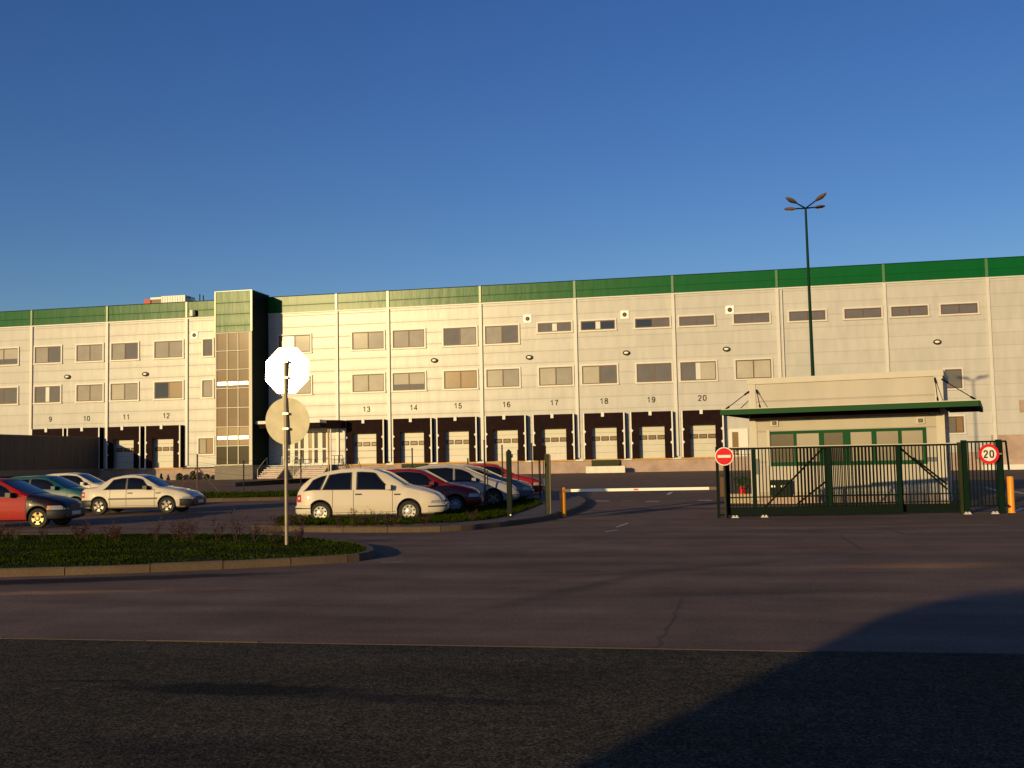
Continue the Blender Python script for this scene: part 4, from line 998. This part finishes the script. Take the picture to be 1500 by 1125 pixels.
def make_car(label, cat, spec, paintmat, pos, heading, hub='cap', group='cars parked behind the kerb', front=None, strip=None, wing=None, seams=(), side=[], rim_m=None, darkbumper=False, name='parked_car', scale=1.0, antenna=False):
    c=spec; t=thing(name,label,cat,(pos[0],pos[1],0),heading,group)
    t.scale=(scale,)*3
    mbb=c.body()
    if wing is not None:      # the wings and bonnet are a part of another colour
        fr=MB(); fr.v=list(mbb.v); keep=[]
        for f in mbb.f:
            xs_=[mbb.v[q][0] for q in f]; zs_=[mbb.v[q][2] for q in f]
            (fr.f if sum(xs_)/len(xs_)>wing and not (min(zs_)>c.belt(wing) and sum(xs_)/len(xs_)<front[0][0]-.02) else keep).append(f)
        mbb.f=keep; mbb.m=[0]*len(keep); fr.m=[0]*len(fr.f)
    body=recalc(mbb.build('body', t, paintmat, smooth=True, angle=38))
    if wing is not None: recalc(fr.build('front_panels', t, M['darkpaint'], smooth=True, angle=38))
    MB().box(-c.L/2+.25,c.L/2-.25,-c.W/2+.27,c.W/2-.27,.19,.66).build('underbody', t, M['under'])
    for (a,b,a2,b2) in side:
      for sd_ in (-1,1):
        fm=MB(); c.patch(fm,a-.035,b+.035,a2-.03,b2+.03,lambda x:min(c.belt(x)-.005,c.top(x)-.05),lambda x:max(c.top(x)-.085,min(c.belt(x)+.04,c.top(x)-.03)),off=.006,sides=(sd_,))
        fo=fm.build('window_frame', t, M['trim'], smooth=True)
        gl=MB(); c.patch(gl,a,b,a2,b2,lambda x:min(c.belt(x)+.015,c.top(x)-.05),lambda x:max(c.top(x)-.105,min(c.belt(x)+.02,c.top(x)-.045)),sides=(sd_,))
        gl.build('window_glass', fo, M['carglass'], smooth=True)
    if front: 
        (a,b),(p,q)=front
        c.screen(MB(),b,a).build('windscreen', t, M['carglass'], smooth=True)
        if p is not None: c.screen(MB(),p,q,.84).build('rear_window', t, M['carglass'], smooth=True)
    # seams, trim, handles
    mb=MB()
    for x in seams: c.patch(mb,x-.006,x+.006,x-.006,x+.006,.27,lambda xx:c.belt(xx)-.0,off=.003,nx=1,nz=8)
    c.patch(mb,c.wr+c.R*c.arch+.03,c.wf-c.R*c.arch-.03,c.wr+c.R*c.arch+.03,c.wf-c.R*c.arch-.03,.285,.295,off=.004,nx=20,nz=1)
    if mb.v: mb.build('door_seam', body, M['joint'])
    h=c.L/2
    if strip: c.patch(MB(),c.wr+c.R*c.arch+.02,c.wf-c.R*c.arch-.02,c.wr+c.R*c.arch+.02,c.wf-c.R*c.arch-.02,strip[0],strip[1],off=.014,nx=12,nz=1).build('side_trim', t, M['trim'])
    for sd in (-1,1):
        for x in seams[1:3] if len(seams)>2 else seams[:2]:
            z=c.belt(x)-.12; yy=c.ysurf(x,z); MB().box(x+.05,x+.21,min(sd*yy,sd*(yy+.025)),max(sd*yy,sd*(yy+.025)),z-.018,z+.018).build('door_handle', t, M['trim'])
        # mirror
        xm=front[0][0]-.42; z=c.belt(xm)+.07; yy=c.w(xm)*.93; MB().box(xm-.07,xm+.07,min(sd*yy,sd*(yy+.2)),max(sd*yy,sd*(yy+.2)),z-.06,z+.06).build('wing_mirror', t, M['trim'] if darkbumper else paintmat)
    # bumpers
    bm_=M['trim'] if darkbumper else paintmat
    for sgn_ in (-1,1):
        mb=MB(); n=18; 
        rows=[(.26,.0),(.30,.035),(.46,.045),(.50,.01)]
        pl_=[]
        for i in range(n+1):
            a=lerp(-1,1,i/n); # plan curve around the end
            xx=h*(1) ; 
            if abs(a)<.6: x=h; y=a/.6*c.w(h)
            else: k=(abs(a)-.6)/.4; x=h-k*.42; y=math.copysign(c.w(x),a)
            pl_.append((x,y,a))
        for (z,o_) in rows:
            for (x,y,a) in pl_:
                ox=o_ if abs(a)<.6 else o_*.4; oy=0 if abs(a)<.55 else math.copysign(o_*.5,a); mb.v.append((sgn_*(x+ox),y+oy,z))
        for r_ in range(len(rows)-1):
            for i in range(n): b=r_*(n+1)+i; mb.face((b,b+1,b+n+2,b+n+1))
        recalc(mb.build('bumper', t, bm_, smooth=True))
        if not darkbumper: 
            m2=MB()
            for i,(x,y,a) in enumerate(pl_): ox=.05 if abs(a)<.6 else .022; oy=0 if abs(a)<.55 else math.copysign(.026,a); m2.v+= [(sgn_*(x+ox),y+oy,.40),(sgn_*(x+ox),y+oy,.435)]
            for i in range(n): m2.face((2*i,2*i+2,2*i+3,2*i+1))
            recalc(m2.build('bumper_strip', t, M['trim']))
    # lamps
    zf=min(c.top(h-.08)-.05,.68)
    for sd in (-1,1):
        hl=MB(); c.patch(hl,h-.34,h-.015,h-.30,h-.02,lambda x:zf-.11,lambda x:min(zf+.0,c.top(x)-.03),off=.008,nx=6,nz=2,sides=(sd,))
        hl.box(h-.01,h+.012,*sorted((sd*c.w(h)*.99,sd*c.w(h)*.50)),zf-.11,min(zf+.0,c.top(h)-.03)); hl.build('headlight', t, M['headlamp'])
        if wing is not None: c.patch(MB(),h-.42,h-.345,h-.40,h-.305,zf-.11,zf+.0,off=.009,nx=2,nz=2,sides=(sd,)).build('indicator', t, M['indic'])
        tl=MB(); c.patch(tl,-h+.01,-h+.14,-h+.01,-h+.12,.58,.86 if c.top(-h+.05)>.95 else min(.78,c.top(-h+.1)-.06),off=.008,nx=3,nz=3,sides=(sd,))
        tl.box(-h-.012,-h+.01,*sorted((sd*c.w(h)*.99,sd*c.w(h)*.66)),.60,min(.84,c.top(-h)-.06)); o=tl.build('tail_light', t, M['tail'])
        MB().box(-h+.05,-h+.11,*sorted((sd*(c.ysurf(-h+.08,.70)+.004),sd*(c.ysurf(-h+.08,.70)+.016))),.66,.71).build('reversing_lamp', o, M['signwhite'])
    MB().box(h-.01,h+.012,-c.w(h)*.46,c.w(h)*.46,zf-.12,zf+.0).build('grille', t, M['trim'])
    MB().box(h+.04,h+.058,-.26,.26,.34,.44).build('number_plate', t, M['plate']); MB().box(-h-.058,-h-.04,-.26,.26,.36,.46).build('number_plate', t, M['plate'])
    # wheels
    for xw in (c.wr,c.wf):
        for sd in (-1,1):
            y1=sd*(c.W/2-.02); y0=sd*(c.W/2-.22); R=c.R
            mb=MB(); n=28; prof=[(R*.62,y1-sd*.012),(R*.9,y1+sd*.0),(R*.99,y1-sd*.03),(R,y1-sd*.1),(R*.99,y0+sd*.02),(R*.8,y0)]
            for r_,y in prof:
                for i in range(n): an=2*pi*i/n; mb.v.append((xw+r_*cos(an),y,R+r_*sin(an)))
            for k in range(len(prof)-1):
                for i in range(n): j=(i+1)%n; mb.face((k*n+i,k*n+j,(k+1)*n+j,(k+1)*n+i))
            mb.face(range((len(prof)-1)*n,len(prof)*n)); wh_=recalc(mb.build('wheel', t, M['tyre'], smooth=True, angle=30))
            rm=MB().use(rim_m or M['hub'])
            # domed hubcap with dark holes
            b=0; pr=[(R*.64,y1-sd*.014),(R*.60,y1+sd*.004),(R*.30,y1+sd*.0),(R*.12,y1+sd*.016)]
            for r_,y in pr:
                for i in range(n): an=2*pi*i/n; rm.v.append((xw+r_*cos(an),y,R+r_*sin(an)))
            for k in range(len(pr)-1):
                for i in range(n): j=(i+1)%n; rm.face((k*n+i,k*n+j,(k+1)*n+j,(k+1)*n+i))
            rm.face(range((len(pr)-1)*n,len(pr)*n))
            rm.use(M['under']); nh=8 if hub=='cap' else 5; rr=R*.085 if hub=='cap' else R*.15
            for i in range(nh):
                an=2*pi*i/nh+.3; cx_,cz_=xw+R*.47*cos(an),R+R*.47*sin(an)
                rm.tube((cx_,y1-sd*.02,cz_),(cx_,y1+sd*.0075,cz_),rr,n=10)
            recalc(rm.build('rim', wh_))
    if antenna: MB().tube((antenna,0,c.top(antenna)),(antenna-.08,0,c.top(antenna)+.28),.008,n=5).build('aerial', t, M['trim'])
    return t
def two_wheels(pr, pf, wbl):
    """world position of the near rear and front wheel feet -> car origin and heading"""
    a=Vector(G(*pr)); b=Vector(G(*pf)); d_=(b-a); return a,b,math.atan2(d_.y,d_.x),d_.length
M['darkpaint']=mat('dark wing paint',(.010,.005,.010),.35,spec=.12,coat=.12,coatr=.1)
# estate car ---------------------------------------------------------------
def place(spec, pxf, pyf, heading, scale=1.0):
    """near (right-hand) front wheel foot at photograph point -> origin"""
    x,y=G(pxf,pyf); c,s_=cos(heading),sin(heading); lx,ly=spec.wf*scale,-(spec.W/2-.1)*scale
    return (x-(lx*c-ly*s_), y-(lx*s_+ly*c))
estate=Car(3.94,1.62,[(-1.97,.66),(-1.95,.86),(-1.86,1.02),(-1.6,1.22),(-1.3,1.35),(-.8,1.43),(-.2,1.455),(.1,1.43),(.45,1.31),(.98,.98),(1.4,.88),(1.74,.76),(1.88,.66),(1.94,.54)],[(-2.05,.84),(-1.5,.90),(0,.885),(1.0,.86),(2.05,.62)],-1.31,1.06)
H1=radians(10)
make_car('pale beige estate car with silver hubcaps, nearest the kerb behind the grass strip','car',estate,paint('beige paint',(.57,.50,.41),.42),place(estate,600,765,H1),H1,
  side=[(-1.76,-1.34,-1.50,-1.18),(-1.24,-.50,-1.06,-.50),(-.32,.60,-.32,.14)],front=((.95,.26),(-1.94,-1.62)),seams=(-.98,-.42,.62),hub='cap',antenna=-.35)
hatch=Car(3.85,1.60,[(-1.92,.62),(-1.90,.90),(-1.72,1.12),(-1.50,1.32),(-1.1,1.38),(-.3,1.40),(.1,1.36),(.92,.93),(1.35,.84),(1.72,.74),(1.88,.64),(1.92,.54)],[(-1.92,.84),(0,.87),(.95,.85),(1.92,.60)],-1.16,1.18,R=.27)
red1=place(hatch,667.5,752,H1)
make_car('dark red hatchback parked between the beige estate and the silver hatchback','car',hatch,paint('dark red paint',(.14,.003,.006),.4,.35),red1,H1,side=[(-1.5,-.85,-1.30,-.78),(-.70,.83,-.66,.28)],front=((.90,.22),(-1.88,-1.58)),seams=(-.74,.80),hub='cap',rim_m=mat('blue grey hubcap',(.22,.24,.30),.4,metal=.4))
mpv=Car(4.15,1.70,[(-2.07,.62),(-2.03,.90),(-1.85,1.15),(-1.5,1.36),(-1.0,1.45),(-.3,1.47),(.2,1.40),(1.10,1.0),(1.55,.86),(1.90,.74),(2.03,.64),(2.07,.54)],[(-2.07,.86),(0,.90),(1.1,.88),(2.07,.62)],-1.25,1.28,R=.30)
make_car('silver hatchback with a long arched roofline, third in the row beside the dark red car','car',mpv,paint('silver paint',(.30,.285,.30),.32),place(mpv,723,743.5,H1),H1,side=[(-1.7,-1.15,-1.35,-1.02),(-1.05,-.1,-.95,-.1),(0.0,1.0,0.0,.45)],front=((1.06,.30),(-1.98,-1.62)),seams=(-1.0,-.05,.95),hub='five',rim_m=M['hub_dark'])
sal=Car(4.2,1.66,[(-2.1,.62),(-2.07,.88),(-1.9,1.05),(-1.55,1.32),(-1.1,1.40),(-.3,1.42),(.15,1.36),(1.05,.94),(1.5,.86),(1.9,.74),(2.06,.64),(2.1,.54)],[(-2.1,.86),(0,.88),(1.05,.86),(2.1,.62)],-1.25,1.28,R=.29)
make_car('grey hatchback mostly hidden between the silver hatchback and the bright red car','car',sal,paint('grey paint',(.13,.13,.15),.32),place(sal,747,738,H1),H1,side=[(-1.5,-.2,-1.3,-.2),(-.1,.95,-.1,.42)],front=((1.02,.26),(-1.98,-1.62)),seams=(-.15,.9),hub='five')
make_car('bright red hatchback farthest back in the right row, behind a grey one','car',hatch,paint('bright red paint',(.26,.004,.003),.45,.25),place(hatch,765,729,H1),H1,side=[(-1.5,-.85,-1.30,-.78),(-.70,.83,-.66,.28)],front=((.90,.22),(-1.88,-1.58)),seams=(-.74,.80),hub='cap',scale=1.04)
# left cars -----------------------------------------------------------------
H2=radians(9)
saloon=Car(3.90,1.60,[(-1.99,.60),(-1.97,.86),(-1.85,.905),(-1.42,.94),(-.90,1.26),(-.5,1.33),(-.1,1.34),(.15,1.30),(.82,.91),(1.35,.82),(1.70,.72),(1.88,.62),(1.95,.54)],[(-2.0,.80),(-1.4,.845),(0,.845),(.8,.83),(1.99,.60)],-1.29,1.09,R=.285)
make_car('off-white four-door saloon with dark side strip and black bumpers, left of the sign post','car',saloon,paint('off white paint',(.52,.465,.38),.42),place(saloon,245.5,752.2,H2,1.0),H2,strip=(.50,.56),darkbumper=True,
  side=[(-1.14,-.37,-.80,-.37),(-.30,.62,-.30,.20)],front=((.79,.22),(-1.38,-.96)),seams=(-.9,-.33,.66),hub='five',rim_m=mat('alloy grey',(.20,.18,.17),.35,metal=.6))
redh=Car(3.70,1.56,[(-1.85,.62),(-1.83,.95),(-1.60,1.25),(-1.3,1.33),(-.3,1.36),(.02,1.32),(.86,.91),(1.30,.83),(1.62,.74),(1.80,.65),(1.85,.54)],[(-1.85,.84),(0,.86),(.9,.84),(1.85,.60)],-1.16,1.18,R=.275)
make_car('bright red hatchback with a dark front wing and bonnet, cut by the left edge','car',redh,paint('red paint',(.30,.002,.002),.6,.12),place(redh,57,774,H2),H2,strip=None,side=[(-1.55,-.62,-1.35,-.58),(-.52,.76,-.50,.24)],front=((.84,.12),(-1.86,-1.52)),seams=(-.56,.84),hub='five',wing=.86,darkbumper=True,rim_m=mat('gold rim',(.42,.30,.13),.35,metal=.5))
tq=paint('teal paint',(.002,.065,.085),.4,.25)
x,y=G(95,752); 
make_car('teal hatchback behind the bright red one, left of the off-white saloon','car',redh,tq,(G(78,751)[0]+.0,G(78,751)[1]),H2,side=[(-1.55,-.62,-1.35,-.58),(-.52,.76,-.50,.24)],front=((.84,.12),(-1.86,-1.52)),seams=(-.56,.84),hub='five',rim_m=M['hub_dark'])
make_car('pale hatchback seen behind the tail of the off-white saloon','car',hatch,paint('pale paint',(.55,.50,.42),.4),(G(118,738)[0],G(118,738)[1]),H2,side=[(-1.5,-.85,-1.30,-.78),(-.70,.83,-.66,.28)],front=((.90,.22),(-1.88,-1.58)),seams=(-.74,.80),hub='cap')

# ---------------------------------------------------------------- shrubs
def shrub_mb(h, wd, n, leaves, seed):
    rnd=random.Random(seed); tw_=MB(); lf=MB()
    def branch(p, d_, l, r, depth):
        q=p
        for k in range(3):
            d2=(d_+Vector((rnd.uniform(-.18,.18),rnd.uniform(-.18,.18),rnd.uniform(-.05,.15)))).normalized(); q2=q+d2*l/3
            tw_.tube(q,q2,r,r*.8,n=4,cap=False); r*=.8; q=q2; d_=d2
            for _ in range(leaves):
                if rnd.random()<.7:
                    c_=q+Vector((rnd.uniform(-.02,.02),)*3); a=Vector((rnd.uniform(-1,1),rnd.uniform(-1,1),rnd.uniform(-.6,1))).normalized()*rnd.uniform(.012,.024); b=a.cross(Vector((rnd.random(),rnd.random(),rnd.random()+.1))).normalized()*.010
                    lf.quad(c_,c_+a+b,c_+a*2,c_+a-b)
            if depth>0 and rnd.random()<.75:
                sd=(d_+Vector((rnd.uniform(-1,1),rnd.uniform(-1,1),rnd.uniform(-.2,.5)))*.8).normalized(); branch(q,sd,l*.6,r*.75,depth-1)
    for i in range(n):
        a=rnd.uniform(0,2*pi); sp=rnd.uniform(.1,1)*wd; d_=Vector((cos(a)*sp,sin(a)*sp,1)).normalized(); branch(Vector((cos(a)*.03,sin(a)*.03,0)),d_,h*rnd.uniform(.7,1.05),.007,2)
    return tw_,lf
places=['at the far left edge of the island','second from the left edge, in front of the red car','below the front wheel of the red car','in the gap right of the red car, left of a pair','right one of the pair right of the red car','below the rear wheel of the off-white saloon','left of centre, below the middle of the saloon','below the door of the saloon','tall, below the front wheel of the saloon','slender, right of the tall shrub','wide and open, right of the saloon nose','dense, midway between saloon and sign post','bushy, just left of the sign post','low, nearer left of the sign post','right of the sign post','small, between the tall shrubs below the saloon bonnet']
pos=[(6,790,22,.6),(24,791,24,.5),(62,791,20,.6),(116,791,22,.7),(131,791,26,.7),(158,791,24,.9),(170,792,18,.6),(228,791,30,.5),(257,791,34,.35),(271,792,28,.5),(283,792,44,.8),(318,792,34,.5),(347,792,42,.7),(371,793,32,.7),(398,794,26,.8),(437,794,24,.8)]
for i,((px,py,hp,wd),lab) in enumerate(zip(pos,places)):
    x,y=G(px,py,.12); h=.66*hp/ (FPX/ sqrt(x*x+y*y)); t=thing('shrub','leafless reddish twiggy shrub '+lab,'shrub',(x,y,.11),random.uniform(0,6),'young shrubs along the island')
    a,b=shrub_mb(h,wd*1.3,random.randint(6,9),1 if i%3 else 2,i+11); a.build('stems', t, M['twig']); b.build('leaves', t, M['leaf'])
# weeds at the car park verge
wl=['under the rear of the beige estate','beside the rear wheel of the beige estate','below the rear door of the beige estate','below the front door seam of the beige estate','below the front door of the beige estate','left of the front wheel of the beige estate','in front of the bumper of the beige estate','left of the beige estate tail','beneath the dark red hatchback front','at the kerb end below the sign post']
for i,((px,py,hp,wd),lab) in enumerate(zip([(444,770,16,.9),(500,771,16,.8),(517,771,24,.5),(531,771,20,.6),(553,771,22,.7),(575,771,20,.8),(624,770,16,.9),(425,770,14,.9),(690,763,14,.9),(402,771,14,1.0)],wl)):
    x,y=G(px,py,.13); h=.7*hp/(FPX/sqrt(x*x+y*y)); t=thing('weed','small dry brown weed '+lab,'weed',(x,y,.125),random.uniform(0,6),'dry weeds by the kerb')
    a,b=shrub_mb(h,wd,5,2,i+71); a.build('stems', t, M['twig']); b.build('leaves', t, M['leaf'])
# low planting along the warehouse foot, left of the tower
def bush(px,py,hp,wp,label,cone=False,seed=1):
    Y=D-1.4; x=PX(px,py,Y); s_=FPX/ (Y*1.03); h=hp/s_; r=wp/s_/2; t=thing('bush',label,'bush',(x,Y,0),0,'low bushes at the warehouse foot'); rnd=random.Random(seed); mb=MB()
    for i in range(420):
        z=rnd.random(); rr=r*((1-z) if cone else sqrt(max(0,1-(z*1.6-.6)**2)))*sqrt(rnd.random())*rnd.uniform(.8,1.15); a=rnd.uniform(0,6.28); c_=Vector((rr*cos(a),rr*sin(a),.02+z*h)); d1=Vector((rnd.uniform(-1,1),rnd.uniform(-1,1),rnd.uniform(-.5,1))).normalized()*.13; d2=d1.cross(Vector((rnd.random(),rnd.random(),rnd.random()+.1))).normalized()*.06
        mb.quad(c_-d1,c_+d2,c_+d1,c_-d2)
    MB().tube((0,0,0),(0,0,h*.6),.04,n=5).build('stem', t, M['twig']); mb.build('foliage', t, M['leafg'])
for i,a in enumerate(((236,698,10,7,'small dark conical bush left of the low bushes by the warehouse wall',True),(263,700,10,12,'low dark bush by the warehouse wall, just right of the conical one'),(283,700,13,12,'rounded dark bush at the wall behind the braced fence post'),(303,700,8,10,'pale low bush at the wall left of the tower base'))): bush(*a,seed=i+3)

# ---------------------------------------------------------------- building behind the camera whose shadow crosses the road
tipx,tipy=G(1300,898); Hb=4.5; ln=Hb/tan(SEL); cx,cy=tipx-ln*sin(SAZ),tipy-ln*cos(SAZ)
bb=thing('office_building','plain rendered building across the road behind the viewpoint, throwing the shadow over the road','building',(cx,cy,0),0)
p0=Vector((0,0)); p1=p0+1.9*Vector((sin(radians(34)),cos(radians(34)))); dd=Vector((sin(radians(60)),cos(radians(60)))); p2=p1+20*dd; nn=Vector((dd.y,-dd.x)); p3=p2+14*nn; p4=p0+14*nn
pp=[tuple(p) for p in (p0,p4,p3,p2,p1)]
MB().prism(pp,0,Hb-.25).build('wall', bb, M['plinth']); MB().prism(pp,Hb-.249,Hb).build('roof', bb, M['lampgrey'])
for i in range(4):
    T=Matrix.Translation((p1.x,p1.y,0))@Matrix.Rotation(math.atan2(dd.y,dd.x),4,'Z')
    f=MB().box(2+i*3.6,3.6+i*3.6,.003,.06,1.4,2.8,T).build('window', bb, M['white']); MB().box(2.1+i*3.6,3.5+i*3.6,.061,.07,1.5,2.7,T).build('pane', f, M['g_dark'])
